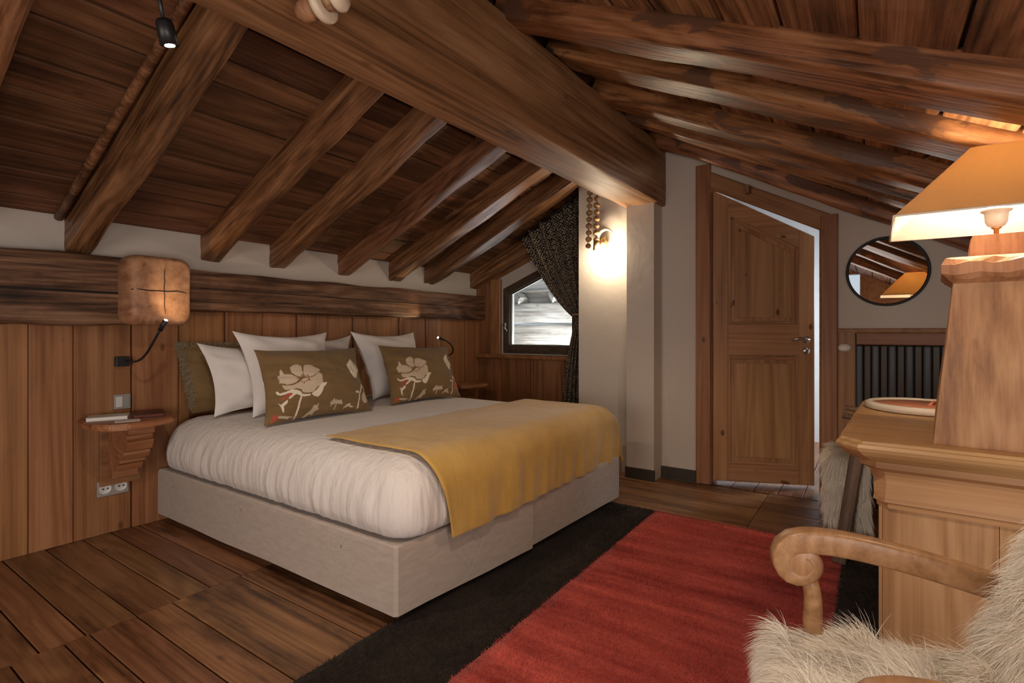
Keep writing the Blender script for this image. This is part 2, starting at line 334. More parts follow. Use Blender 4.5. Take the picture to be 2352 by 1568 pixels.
def shade_mat():
    m, nt, N, L, B = newmat('parchment_shade'); out = N['Material Output']
    tr = N.new('ShaderNodeBsdfTranslucent'); tr.inputs[0].default_value = (.90, .70, .43, 1); df = N.new('ShaderNodeBsdfDiffuse'); df.inputs[0].default_value = (.62, .46, .27, 1)
    mx = N.new('ShaderNodeMixShader'); mx.inputs[0].default_value = .62; L.new(df.outputs[0], mx.inputs[1]); L.new(tr.outputs[0], mx.inputs[2]); L.new(mx.outputs[0], out.inputs[0])
    return m
MT['shade'] = shade_mat()
def lining_mat():
    m, nt, N, L, B = newmat('white_translucent_lining'); out = N['Material Output']
    tr = N.new('ShaderNodeBsdfTranslucent'); tr.inputs[0].default_value = (.85, .78, .66, 1); df = N.new('ShaderNodeBsdfDiffuse'); df.inputs[0].default_value = (.86, .82, .74, 1)
    mx = N.new('ShaderNodeMixShader'); mx.inputs[0].default_value = .55; L.new(df.outputs[0], mx.inputs[1]); L.new(tr.outputs[0], mx.inputs[2]); L.new(mx.outputs[0], out.inputs[0])
    return m
MT['liningt'] = lining_mat()
MT['lining'] = plain('white_shade_lining', (.80, .72, .60), .9)
MT['mirror'] = plain('mirror_glass', (.86, .86, .85), .01, metal=1)
MT['bulb'] = plain('lit_bulb', (1, 1, 1), .4, emis=(1, .80, .55), estr=9)
MT['bulbl'] = plain('lit_lamp_bulb', (1, 1, 1), .4, emis=(1, .74, .49), estr=350)
MT['bulbw'] = plain('lit_white_lens', (1, 1, 1), .4, emis=(1, .95, .86), estr=30)

# ================================================================ THE ROOM
YW = 3.62          # head wall
XD = 4.12          # door wall
XW = 4.60          # window wall inside the niche
XB = -1.75         # wall behind the photographer
YE = -1.30         # eaves wall on the right
def zl(y): return 1.61 + .45 * (YW - y)            # left slope, underside of the rafters
def zr(y): return 2.429 + .524 * (y - 1.122)       # right slope, underside of the rafters
RAF_L, RAF_R = .15, .10
APEX = 1.50

# ---- floor with its boards
fl = box('floor', (XB, YE, -.12), (7.2, YW + .2, -.03), MT['deck']); tag(fl, 'wide worn dark brown floorboards across the whole room', kind='structure')
edges = [-1.75, -1.52, -1.3, -1.12, -.92, -.7, -.5, -.3, -.08, .12, .28, .45, .60, .735, .90, 1.062, 1.19, 1.33, 1.55, 1.74, 1.96, 2.15, 2.36, 2.58, 2.78, 3.0, 3.16, 3.36, 3.55, 3.71, 3.9, 4.08]
edges2 = [-1.75, -1.5, -1.28, -1.08, -.85, -.66, -.45, -.22, -.02, .18, .36, .52, .667, .744, .90, 1.03, 1.32, 1.48, 1.72, 1.9, 2.12, 2.33, 2.55, 2.8, 3.0, 3.16, 3.36, 3.55, 3.71, 3.9, 4.08]
def floor_row(es, y0, y1):
    for a, b in zip(es[:-1], es[1:]):
        g = .0025; dz = random.uniform(-.0015, .0015)
        board('floor_board', ((a+b)/2, y0, -.015 + dz), ((a+b)/2, y1, -.015 + dz), b - a - 2*g, .03, (0, 0, 1), MT['floor'], fl, ch=.003)
floor_row(edges, 2.459, YW); floor_row(edges2, .62, 2.455); floor_row([e + random.uniform(-.04, .04) for e in edges2], YE, .616)
for k in range(16):                                            # hall floor beyond the door, boards along x
    board('floor_board', (4.13, -.75 + k * .155, -.015), (6.4, -.75 + k * .155, -.015), .15, .03, (0, 0, 1), MT['floor'], fl)

# ---- roof deck, planks, rafters
yl0, yr0 = YW + .3, YE - .3
dl = [(yl0, zl(yl0) + RAF_L + .03), (APEX, zl(APEX) + RAF_L + .03), (APEX, zl(APEX) + RAF_L + .14), (yl0, zl(yl0) + RAF_L + .14)]
dr = [(APEX, zr(APEX) + RAF_R + .03), (yr0, zr(yr0) + RAF_R + .03), (yr0, zr(yr0) + RAF_R + .14), (APEX, zr(APEX) + RAF_R + .14)]
ceil = prisms('ceiling', [(dl, XB - .1, 4.75), (dr, XB - .1, 6.5)], MT['deck']); tag(ceil, 'steep timber roof of dark planks on old rafters', kind='structure')
nl = Vector((0, .45, 1)).normalized(); nr = Vector((0, -.524, 1)).normalized()
def planks(y_start, y_end, zf, rd, up, mat, xs, wmin, wmax):
    y = y_start; sgn = -1 if y_end < y_start else 1
    while (y_end - y) * sgn > .03:
        w = random.uniform(wmin, wmax); y2 = y + sgn * w; ym = (y + y2) / 2
        cuts = [xs[0]] + sorted(random.sample(xs[1:-1], 1)) + [xs[-1]]
        for a, b in zip(cuts[:-1], cuts[1:]):
            lift = random.uniform(0, .012)
            sl = math.sqrt(1 + (.45 if zf is zl else .524) ** 2)
            p = Vector((0, ym, zf(ym) + rd)) + up * (.015 + lift)
            board('ceiling_plank', (a + .002, p.y, p.z), (b - .002, p.y, p.z), w * sl - .011, .026, up, mat, ceil, ch=.004)
        y = y2
planks(YW - .005, APEX + .05, zl, RAF_L, nl, MT['ceil'], [XB, .46, 1.02, 1.72, 2.19, 2.77, 3.3, 4.62], .12, .19)
planks(APEX, YE, zr, RAF_R, nr, MT['ceilr'], [XB, .9, 1.4, 2.57, 3.05, 3.43, 4.11], .15, .25)
# left slope rafters: x of the two lower arrises
left_names = ['first old rafter at the left edge of the picture', 'thick dark rafter behind the hanging spotlight', 'rafter ending above the carved beam head', 'rafter ending above the left white pillows', 'rafter above the gap between the poppy cushions', 'rafter above the right reading lamp', 'rafter beside the curtain top', 'short rafter over the gable window']
for k, (a, b, dp) in enumerate(((.43, .545, 0), (.985, 1.105, .04), (1.69, 1.812, 0), (2.16, 2.285, 0), (2.75, 2.87, 0), (3.295, 3.445, 0), (3.755, 3.91, 0), (4.46, 4.59, 0))):
    xm = (a + b) / 2; y0, y1 = (YW - .002, 1.60); h = RAF_L + .01 + dp
    off = nl * (h / 2 - dp)
    o = hewn('rafter', Vector((xm, y0, zl(y0))) + off, Vector((xm, y1, zl(y1))) + off, b - a, h, nl, MT['rafter'], ceil, r=.012, amp=.006, wob=.012, seed=k, n=2)
    o['label'] = left_names[k]
tube('batten', [Vector((.955, y, zl(y) + RAF_L - .012)) for y in (3.60, 3.2, 2.7, 2.2, 1.7)], .022, MT['rafter'], ceil)
# right slope rafters, slightly askew round logs
right_names = ['rafter overhead nearest the photographer on the right slope', 'broad bark-patched log rafter highest on the right slope', 'smooth brown log rafter behind the lamp shade', 'third log rafter on the right slope', 'fourth log rafter on the right slope', 'thin rafter along the top of the door wall']
for k, (xh, xl_, w) in enumerate(((.9, .75, .2), (2.16, 1.90, .19), (2.67, 2.45, .25), (3.16, 2.93, .19), (3.52, 3.38, .17), (4.02, 4.07, .12))):
    def px(y): return xl_ + (xh - xl_) * (y + .3) / 1.9 - w / 2
    ya, yb = 1.45, YE + .01
    off = nr * ((RAF_R + .015) / 2 + (.015 if k == 2 else 0))
    hgt = RAF_R + .015 - (.03 if k == 2 else 0)
    o = hewn('rafter', Vector((px(ya), ya, zr(ya))) + off, Vector((px(yb), yb, zr(yb))) + off, w, hgt, nr, MT['rafterr'], ceil, r=.03, amp=.006, wob=.008, seed=20 + k, n=3)
    o['label'] = right_names[k]

# ---- ridge beam
rb = hewn('trim_1', (XB, 1.565, 2.36), (XD + .02, 1.50, 2.36), .285, .46, (0, 0, 1), MT['ridge'], r=.012, amp=.003, wob=.004, seed=40, n=2)
tag(rb, 'massive square timber ridge beam running overhead to the door wall', kind='structure')

# ---- head wall: plaster above, upright pine boards below
hw = prisms('wall_head', [([(XB, -.1), (XW + .1, -.1), (XW + .1, 1.93), (XB, 1.93)], YW, YW + .22)], MT['plaster'], axis='y'); tag(hw, 'plastered head wall with upright pine boards below', kind='structure')
pe = [-1.75, -1.5, -1.24, -.98, -.73, -.5, -.26, -.03, .2, .42, .62, .831, 1.017, 1.287, 1.541, 1.829, 2.089, 2.363, 2.628, 2.879, 3.145, 3.397, 3.556, 3.749, 4.005, 4.349, 4.58]
for i, (a, b) in enumerate(zip(pe[:-1], pe[1:])):
    proud = (.012 if i % 2 else 0) if a > 1.28 else 0
    gap = .004 if a > 1.2 else .0015
    board('wall_board', ((a+b)/2, YW - .012 - proud/2, .002), ((a+b)/2, YW - .012 - proud/2, 1.30 if a > 1.5 else 1.20), b - a - 2*gap, .024 + proud, (0, -1, 0), MT['panel'], hw)
# weathered wall beams and carved beam head
b1 = hewn('trim_2', (XB, 3.545, 1.372), (1.30, 3.545, 1.372), .15, .375, (0, 0, 1), MT['oldbeam'], r=.03, amp=.007, wob=.008, seed=51, n=2); tag(b1, 'thick cracked old wall beam left of the carved beam head', kind='structure')
board('crack', (XB, 3.469, 1.375), (1.20, 3.469, 1.36), .014, .004, (0, -1, 0), MT['deck'], b1)
b2 = hewn('trim_3', (1.40, 3.56, 1.405), (4.575, 3.56, 1.40), .12, .255, (0, 0, 1), MT['oldbeam'], r=.02, amp=.005, wob=.006, seed=52, n=2); tag(b2, 'weathered wall beam above the bed headboard planks', kind='structure')
board('crack', (1.62, 3.499, 1.42), (4.4, 3.499, 1.395), .006, .004, (0, -1, 0), MT['deck'], b2)
def carved_block():
    M, L = frame((1.335, 3.62, 1.378), (1.335, 3.30, 1.378), (0, 0, 1)); rings = []
    for t, s in ((0, .96), (.35, 1.0), (.6, 1.04), (.82, 1.05), (.93, 1.01), (.985, .95), (1.0, .90)):
        ring = []
        for a, b in rrect(.305 * s, .37 * s, .055, 5):
            q = 1 + .025 * noise.noise((a * 9, b * 9, t * 3)); ring.append((L * t, a * q, b * q))
        rings.append(ring)
    V, Fc = loft(rings); o = mk('trim_4', V, Fc, MT['block'], smooth=True, M=M); return tag(o, 'rounded carved beam head projecting above the left bedside lamp', kind='structure')
blk = carved_block()
tube('crack', [(1.185 + .30 * i / 12, 3.3 + .006 * (abs(i-6)/6)**4, 1.375 + .012 * noise.noise((i * .4, 0, 3))) for i in range(13)], .0035, MT['deck'], blk, n=6)
tube('crack', [(1.345 + .01 * noise.noise((i * .4, 5, 0)), 3.3 + .006 * (abs(i-6)/6)**4, 1.205 + .345 * i / 12) for i in range(13)], .0025, MT['deck'], blk, n=6)

# ---- window wall in the niche (x = XW) with boards under the sill
def wl_top(y): return zl(y) + RAF_L + .06
ww = prisms('wall_window', [([(YW, -.1), (3.27, -.1), (3.27, wl_top(3.27)), (YW, wl_top(YW))], XW, XW + .2),
                            ([(3.27, -.1), (2.36, -.1), (2.36, .92), (3.27, .92)], XW, XW + .2),
                            ([(3.27, 1.60), (2.36, 1.965), (2.36, wl_top(2.36)), (3.27, wl_top(3.27))], XW, XW + .2),
                            ([(2.36, -.1), (1.42, -.1), (1.42, wl_top(1.5)), (2.36, wl_top(2.36))], XW, XW + .2)], MT['plaster']); tag(ww, 'gable wall of the window niche clad in pine boards', kind='structure')
we = [3.62, 3.42, 3.286, 3.095, 2.916, 2.77, 2.515, 2.3, 2.1]
for a, b in zip(we[:-1], we[1:]):
    board('wall_board', (XW - .012, (a+b)/2, .002), (XW - .012, (a+b)/2, .862), a - b - .005, .024, (-1, 0, 0), MT['panel'], ww)
board('wall_board', (XW - .014, 3.525, .905), (XW - .014, 3.525, 1.66), .19, .026, (-1, 0, 0), MT['panel'], ww)
board('wall_board', (XW - .024, 3.355, .905), (XW - .024, 3.355, 1.70), .135, .046, (-1, 0, 0), MT['panel'], ww, ch=.012)
board('wall_board', (XW - .02, 3.60, 1.655), (XW - .02, 2.2, 1.655 + .4 * 1.4), .10, .03, (-1, 0, 0), MT['panel'], ww)
# the window itself
wn = empty('window_1', (XW + .05, 2.82, .92), 'small gable window with sloping head and dark frame', kind='structure')
def wframe(w, d0, d1, lo, name, mat, par, inset):
    y0, y1 = 3.275 - inset, 2.36 + inset; z0 = .915 + inset
    zt = lambda y: 1.60 + .40 * (3.275 - y) - inset * 1.08
    P = [(y0, z0), (y1, z0), (y1, zt(y1)), (y0, zt(y0))]; y0i, y1i, z0i = y0 - w, y1 + w, z0 + w; zti = lambda y: zt(y) - w * 1.08
    Q = [(y0i, z0i), (y1i, z0i), (y1i, zti(y1i)), (y0i, zti(y0i))]
    return prisms(name, [([P[i], P[(i+1) % 4], Q[(i+1) % 4], Q[i]], d0, d1) for i in range(4)], mat, par), Q
fr, _q = wframe(.035, XW + .0, XW + .10, 0, 'window_frame', MT['winf'], wn, 0)
sash, Q = wframe(.052, XW - .012, XW + .05, 0, 'sash', MT['winf'], wn, .03)
gl = prisms('pane', [([(a, b) for a, b in Q], XW + .018, XW + .024)], MT['glass'], wn)
spc = wframe(.012, XW + .026, XW + .045, 0, 'glazing_spacer', MT['chrome'], wn, .082)[0]
box('sill', (XW - .09, 2.15, .862), (XW + .0, 3.615, .905), MT['panel'], wn, .012)
hd = box('handle_rose', (XW - .03, 3.222, 1.18), (XW - .012, 3.246, 1.24), MT['chrome'], wn, .004)
tube('handle', [(XW - .04, 3.234, 1.225), (XW - .06, 3.234, 1.215), (XW - .06, 3.19, 1.15)], .008, MT['chrome'], wn)

# ---- wall between niche and door, pilaster, door wall
def wr_top(y): return zr(y) + RAF_R + .06 if y < APEX else zl(y) + RAF_L + .06
DY0, DY1 = 1.02, .300                                  # door opening between the jambs
hz = lambda y: 2.215 + .536 * (y - 1.02)                # sloping door head
sw = prisms('wall_niche', [([(1.60, -.1), (2.095, -.1), (2.095, wr_top(2.095)), (1.60, wr_top(1.6))], 4.06, 4.22),
                           ([(2.02, -.1), (2.095, -.1), (2.095, wr_top(2.095)), (2.02, wr_top(2.02))], 4.22, XW)], MT['plaster']); tag(sw, 'white plaster wall behind the bead lamp', kind='structure')
pil = prisms('wall_pilaster', [([(1.392, -.1), (1.612, -.1), (1.612, 2.135), (1.392, 2.135)], 3.94, 4.25)], MT['plaster']); tag(pil, 'plastered pilaster carrying the ridge beam', kind='structure')
dw = prisms('wall_door', [([(1.392, -.1), (1.10, -.1), (1.10, wr_top(1.1)), (1.392, wr_top(1.392))], XD, XD + .16),
                          ([(1.10, hz(1.1) + .1), (.22, hz(.22) + .1), (.22, wr_top(.22)), (1.10, wr_top(1.1))], XD, XD + .16),
                          ([(.22, 1.14), (YE, 1.14), (YE, wr_top(YE)), (.22, wr_top(.22))], XD, XD + .16),
                          ([(.22, -.1), (YE, -.1), (YE, 1.14), (.22, 1.14)], XD + .20, XD + .30),
                          ([(1.392, wr_top(1.392) - .4), (1.70, wr_top(1.392) - .4), (1.70, wr_top(1.6)), (1.5, wr_top(1.49)), (1.392, wr_top(1.392))], XD, XD + .16)], MT['plaster'])
tag(dw, 'white plaster wall around the pine door', kind='structure')
bb1 = box('baseboard_pilaster', (3.925, 1.385, 0), (3.945, 1.62, .085), MT['baseb']); tag(bb1, 'dark baseboard at the foot of the pilaster', kind='structure')
bb2 = box('baseboard_door', (4.10, 1.125, 0), (4.125, 1.395, .085), MT['baseb']); tag(bb2, 'dark baseboard beside the door frame', kind='structure')
# eaves wall and rear wall; their openings are added for the fill lights
ew = prisms('wall_eaves', [([(XB, -.1), (-1.12, -.1), (-1.12, 1.45), (XB, 1.45)], YE - .15, YE), ([(.42, -.1), (6.4, -.1), (6.4, 1.45), (.42, 1.45)], YE - .15, YE), ([(-1.12, -.1), (.42, -.1), (.42, .38), (-1.12, .38)], YE - .15, YE), ([(-1.12, 1.18), (.42, 1.18), (.42, 1.45), (-1.12, 1.45)], YE - .15, YE)], MT['plaster'], axis='y'); tag(ew, 'low white eaves wall behind the desk, with an opening added for fill light', kind='structure')
rw = prisms('wall_rear', [([(YE, -.1), (.2, -.1), (.2, 2.35), (YE, 1.45)], XB - .15, XB), ([(2.2, -.1), (YW, -.1), (YW, 1.85), (2.2, 2.45)], XB - .15, XB), ([(.2, 2.05), (2.2, 2.05), (2.2, 2.5), (1.5, 2.85), (.2, 2.15)], XB - .15, XB), ([(.2, -.1), (2.2, -.1), (2.2, .25), (.2, .25)], XB - .15, XB)], MT['panel']); tag(rw, 'pine wall behind the photographer with an opening added for fill light', kind='structure')

# ---- door frame and door
df = empty('trim_5', (XD, .66, 0), 'pine door frame with a sloping head', kind='structure')
board('jamb', (XD - .005, 1.068, .002), (XD - .005, 1.068, 2.40), .105, .05, (-1, 0, 0), MT['jamb'], df, ch=.006)
board('jamb', (XD - .005, .252, .002), (XD - .005, .252, 1.925), .098, .05, (-1, 0, 0), MT['jamb'], df, ch=.006)
board('head', (XD + .0, 1.05, hz(1.05) + .064), (XD + .0, .27, hz(.27) + .064), .115, .04, (-1, 0, 0), MT['jamb'], df, ch=.006)
box('wedge', (4.035, .735, 2.13), (4.095, .765, 2.19), MT['jamb'], df, .006)
box('reveal', (XD + .02, 1.012, .002), (XD + .16, 1.06, 2.30), MT['jamb'], df)
box('reveal', (XD + .02, .262, .002), (XD + .16, .312, 1.84), MT['jamb'], df)
DA = math.radians(-22.8)
HX, HY = XD + .03, 1.008
DM = Matrix.Translation((HX, HY, 0)) @ Matrix.Rotation(-DA, 4, 'Z')      # local: y negative along the leaf, x through its thickness
door = empty('door_1', (HX, HY, 0), 'knotty pine panelled door with sloping top standing ajar', kind='structure')
DWID = .70; dz = lambda y: 2.21 + .53 * y      # y runs 0..-DWID
def dpris(name, polys, mat):
    o = prisms(name, polys, mat); o.matrix_world = DM; o.parent = door; o.matrix_parent_inverse = world_of(door).inverted(); o.matrix_basis = DM; return o
def dboard(name, p0, p1, w, t, mat, par=None, ch=.003):
    M, L = frame(DM @ Vector(p0), DM @ Vector(p1), DM.to_3x3() @ Vector((-1, 0, 0))); sec = rrect(w, t, min(ch, t * .3), 1)
    V, Fc = loft([[(0, a, b) for a, b in sec], [(L, a, b) for a, b in sec]]); return mk(name, V, Fc, mat, par or door, M=M)
st = .105
def dpoly(name, poly, x0, x1, grain_z=True):
    """door member cut to a polygon; grain upright or level"""
    gx = Vector((0, 0, 1)) if grain_z else Vector((0, -1, 0)); gz = Vector((-1, 0, 0)); gy = gz.cross(gx)
    R = Matrix((gx, gy, gz)).transposed().to_4x4(); Ri = R.inverted(); V = []; n = len(poly)
    for q in (x0, x1):
        for a, c in poly: V.append(Ri @ Vector((q, a, c)))
    Fc = [tuple(range(n)), tuple(n + j for j in reversed(range(n)))] + [(j, n + j, n + (j+1) % n, (j+1) % n) for j in range(n)]
    bm = bmesh.new(); vs = [bm.verts.new(v) for v in V]
    for f in Fc: bm.faces.new([vs[i] for i in f])
    bmesh.ops.bevel(bm, geom=bm.edges[:], offset=.003, segments=1, affect='EDGES')
    bmesh.ops.recalc_face_normals(bm, faces=bm.faces)
    me = bpy.data.meshes.new(name); bm.to_mesh(me); bm.free(); me.materials.append(MT['door'])
    o = bpy.data.objects.new(name, me); C.objects.link(o); o.parent = door; o.matrix_parent_inverse = world_of(door).inverted(); o.matrix_basis = DM @ R; return o
B0 = .022
dpoly('stile', [(0, B0), (-st, B0), (-st, dz(-st)), (0, dz(0))], 0, .04)
dpoly('stile', [(-DWID + st, B0), (-DWID, B0), (-DWID, dz(-DWID)), (-DWID + st, dz(-DWID + st))], 0, .04)
dpoly('rail', [(-st, B0), (-DWID + st, B0), (-DWID + st, .155), (-st, .155)], 0, .04, False)
dpoly('rail', [(-st, .97), (-DWID + st, .97), (-DWID + st, 1.20), (-st, 1.20)], 0, .04, False)
dpoly('rail', [(-st, dz(-st) - .135), (-DWID + st, dz(-DWID + st) - .135), (-DWID + st, dz(-DWID + st)), (-st, dz(-st))], 0, .04, False)
for z0, top in ((.155, lambda y: .97), (1.20, lambda y: dz(y) - .135)):
    y0, y1 = -st, -DWID + st
    dpoly('panel', [(y0, z0), (y1, z0), (y1, top(y1)), (y0, top(y0))], .012, .03)
    m = .022                                                     # raised bead around the panel
    for a, b in (((y0 - m/2, z0), (y0 - m/2, top(y0))), ((y1 + m/2, z0), (y1 + m/2, top(y1))), ((y0 - m, z0 + m/2), (y1 + m, z0 + m/2)), ((y0 - m, top(y0) - m/2 - .01), (y1 + m, top(y1) - m/2 + (.01 if z0 > 1 else -.01)))):
        dboard('moulding', (.006, a[0], a[1]), (.006, b[0], b[1]), m, .014, MT['door'], ch=.005)
    dpoly('raised_field', [(y0 - .05, z0 + .05), (y1 + .05, z0 + .05), (y1 + .05, top(y1 + .05) - .06), (y0 - .05, top(y0 - .05) - .06)], .006, .014)
rz = lathe('handle_rose', [(.0, 0), (.024, 0), (.024, .008), (.0, .010)], MT['chrome'], door, DM @ Matrix.Translation((0, -DWID + .055, 1.085)) @ Matrix.Rotation(math.radians(-90), 4, 'Y'))
tube('handle', [DM @ Vector(p) for p in ((-.008, -DWID + .055, 1.085), (-.05, -DWID + .055, 1.087), (-.056, -DWID + .075, 1.09), (-.056, -DWID + .12, 1.097), (-.054, -DWID + .165, 1.085))], .010, MT['chrome'], door)
ks = lathe('key_escutcheon', [(.0, 0), (.026, 0), (.025, .005), (.0, .006)], MT['chrome'], door, DM @ Matrix.Translation((0, -DWID + .055, 1.005)) @ Matrix.Rotation(math.radians(-90), 4, 'Y'))
o = mk('keyhole', [(-.0075, -DWID + .055 + .006 * math.cos(a), 1.008 + .006 * math.sin(a)) for a in [k * math.pi / 6 for k in range(12)]], [tuple(range(12))], MT['black'], door, M=DM.copy())

# ---- hallway beyond the door
hall = prisms('wall_hall', [([(-.8, -.05), (3.0, -.05), (3.0, 2.7), (-.8, 2.7)], 6.3, 6.45)], MT['hallw']); tag(hall, 'bright white hallway wall seen through the open door', kind='structure')
h2 = prisms('wall_hall_side', [([(4.30, -.05), (6.3, -.05), (6.3, 2.7), (4.30, 2.7)], 1.30, 1.40), ([(4.30, -.05), (6.3, -.05), (6.3, 2.7), (4.30, 2.7)], -.95, -.80)], MT['hallw'], axis='y'); tag(h2, 'white side wall of the bright hallway', kind='structure')

# ---- radiator recess
tr = empty('trim_6', (XD, -.3, 1.14), 'pine ledge and surround over the radiator recess', kind='structure')
box('ledge', (XD - .035, -1.0, 1.14), (XD + .15, .205, 1.166), MT['jamb'], tr, .006)
board('side_board', (XD + .005, .155, .002), (XD + .005, .155, 1.138), .10, .03, (-1, 0, 0), MT['jamb'], tr)
board('rail', (XD + .03, .10, 1.10), (XD + .03, -1.0, 1.10), .075, .03, (-1, 0, 0), MT['panel'], tr)
box('recess_back', (XD + .17, -1.0, .0), (XD + .19, .12, 1.14), MT['panel'], tr)

# ================================================================ FURNITURE
# ---- radiator
rad = empty('radiator', (XD + .06, -.2, .08), 'dark column radiator set in the wall recess', 'radiator')
for k in range(9):
    y = .085 - k * .088
    box('column', (XD + .015, y - .021, .10), (XD + .10, y + .021, 1.058), MT['rad'], rad, .010)
    box('fin', (XD + .035, y - .064, .10), (XD + .09, y - .026, 1.055), MT['radb'], rad, .006)
box('bottom_rail', (XD + .03, -.70, .10), (XD + .09, .09, .14), MT['rad'], rad, .008)
box('foot', (XD + .03, .02, 0), (XD + .09, .06, .105), MT['rad'], rad)
box('foot', (XD + .03, -.62, 0), (XD + .09, -.58, .105), MT['rad'], rad)
tube('valve_stem', [(XD + .05, .085, 1.05), (XD + .01, .13, 1.05)], .011, MT['gold'], rad)
lathe('valve_knob', [(0, 0), (.016, .002), (.026, .02), (.028, .04), (.024, .062), (.012, .074), (0, .077)], MT['ceramic'], rad, frame((XD - .005, .128, 1.04), (XD - .03, .21, 1.04), (0, 0, 1))[0] @ Matrix.Rotation(math.radians(90), 4, 'Y'))

# ---- mirror
mir = empty('wall_mirror', (XD, -.062, 1.31), 'round mirror in a thin black frame on the plaster wall', 'mirror')
MX = Matrix.Translation((XD - .001, -.062, 1.528)) @ Matrix.Rotation(math.radians(-90), 4, 'Y')
lathe('frame', [(.200, 0), (.218, 0), (.220, .022), (.212, .026), (.206, .022), (.204, .012), (.2, 0)], MT['black'], mir, MX, n=64)
lathe('glass', [(0, .004), (.206, .004), (.206, .012), (0, .0121)], MT['mirror'], mir, MX, n=64, smooth=False)

# ---- rug
RX0, RX1 = -.25, 3.27
rug = empty('rug', (1.5, .7, 0), 'red wool rug with dark brown borders between bed and desk', 'rug')
def rugpart(name, y0, y1, mat, nx=90, ny=10):
    V, Fc = [], []
    for i in range(nx + 1):
        x = RX0 + (RX1 - RX0) * i / nx
        for j in range(ny + 1):
            y = y0 + (y1 - y0) * j / ny
            e = .010 * noise.noise((x * 6, y0 if j == 0 else y1, 0)) if j in (0, ny) else 0
            V.append((x + (.012 * noise.noise((y * 7, 3, 1)) if i == nx else 0), y + e, .013 + .002 * noise.noise((x * 5, y * 5, 0))))
    for i in range(nx):
        for j in range(ny):
            a = i * (ny + 1) + j; Fc.append((a, a + 1, a + ny + 2, a + ny + 1))
    b = len(V); V2 = [(x, y, .001) for x, y, z in V]; V += V2
    Fc += [tuple(q + b for q in reversed(f)) for f in Fc[:]]
    rim = [j for j in range(ny + 1)] + [i * (ny + 1) + ny for i in range(1, nx + 1)] + [nx * (ny + 1) + j for j in range(ny - 1, -1, -1)] + [i * (ny + 1) for i in range(nx - 1, 0, -1)]
    for q in range(len(rim)):
        r = (q + 1) % len(rim); Fc.append((rim[r], rim[q], rim[q] + b, rim[r] + b))
    return mk(name, V, Fc, mat, rug, smooth=True)
rugpart('border', 1.556, 1.14, MT['blackw']); rugpart('red_field', 1.14, .135, MT['red'], ny=20); rugpart('border', .135, -.26, MT['blackw'])
def tufts(name, y0, y1, n, mat, ln=.016, x0=.7, x1=RX1):
    V, Fc = [], []
    for _ in range(n):
        x = x0 + (x1 - x0) * random.random(); y = y0 + (y1 - y0) * random.random(); a = random.random() * 6.283; w = .0016
        dx, dy = math.cos(a) * w, math.sin(a) * w; t = random.random() * 6.283; l = ln * random.uniform(.5, 1.1)
        b = len(V); V += [(x - dx, y - dy, .011), (x + dx, y + dy, .011), (x + math.cos(t) * l * .6, y + math.sin(t) * l * .6, .012 + l * .65)]; Fc.append((b, b + 1, b + 2))
    o = mk(name, V, Fc, mat, rug); o['kind'] = 'stuff'; return o
tufts('pile', 1.556, 1.14, 45000, MT['blackw']); tufts('pile', 1.142, .133, 120000, MT['red']); tufts('pile', .135, -.26, 16000, MT['blackw'], x0=1.9)
V, Fc = [], []
for k in range(420):                                          # short worn fringe on the far end
    y = random.uniform(.15, 1.5); x = RX1 - .005; l = random.uniform(.006, .03); dy = random.uniform(-.02, .02); b = len(V)
    V += [(x, y - .002, .012), (x, y + .002, .012), (x + l, y + dy, .006)]; Fc.append((b, b+1, b+2))
f_ = mk('fringe', V, Fc, MT['red'], rug); f_['kind'] = 'stuff'

# ---- bed
BX0, BX1 = 1.415, 3.29
bed = empty('bed', (2.36, 2.55, 0), 'wide double bed with white sheet on a beige linen base', 'bed')
def base_cover(name, plan, z0, z1):
    V, Fc = [], []; n = len(plan); rings = []
    P = [Vector((x, y)) for x, y in plan]; out = []
    for i in range(n):
        a, b = P[i], P[(i+1) % n]; q = max(2, int((b - a).length / .05))
        for k in range(q): out.append(a.lerp(b, k / q))
    cen = sum(P, Vector((0, 0))) / n
    for t, z in ((1, z0), (1.0003, z0 + .01), (1.0005, z0 + .1), (1.0003, z0 + .2), (1.0, z1 - .025), (.996, z1 - .008), (.985, z1), (.5, z1 + .002)):
        rings.append([(cen.x + (p.x - cen.x) * t + .0003 * noise.noise((p.x * 4, p.y * 4, z * 5)), cen.y + (p.y - cen.y) * t + .0003 * noise.noise((p.x * 4, p.y * 4, z * 5 + 9)), z + (.006 * noise.noise((p.x * 3, p.y * 3, 4)) if z == z0 else 0)) for p in out])
    V, Fc = loft(rings); return mk(name, V, Fc, MT['base'], bed, smooth=False)
base_a = base_cover('box_base', [(BX0, 3.562), (BX0, 1.525), (BX0 + .012, 1.512), (2.262, 1.428), (2.272, 1.438), (2.272, 3.562)], .052, .322)
base_b = base_cover('box_base', [(2.28, 3.562), (2.28, 1.452), (2.29, 1.442), (BX1 - .012, 1.395), (BX1, 1.407), (BX1, 3.562)], .056, .322)
for x, y in ((1.50, 1.62), (2.2, 1.55), (2.36, 1.55), (3.2, 1.5), (1.50, 3.45), (2.2, 3.45), (2.36, 3.45), (3.2, 3.45)):
    tube('leg', [(x, y, .0135 if y < 2 else 0), (x, y, .05)], .022, MT['rafter'], bed)
ZT = .640
MX0, MX1, MY0, MY1 = 1.41, 3.325, 1.455, 3.55
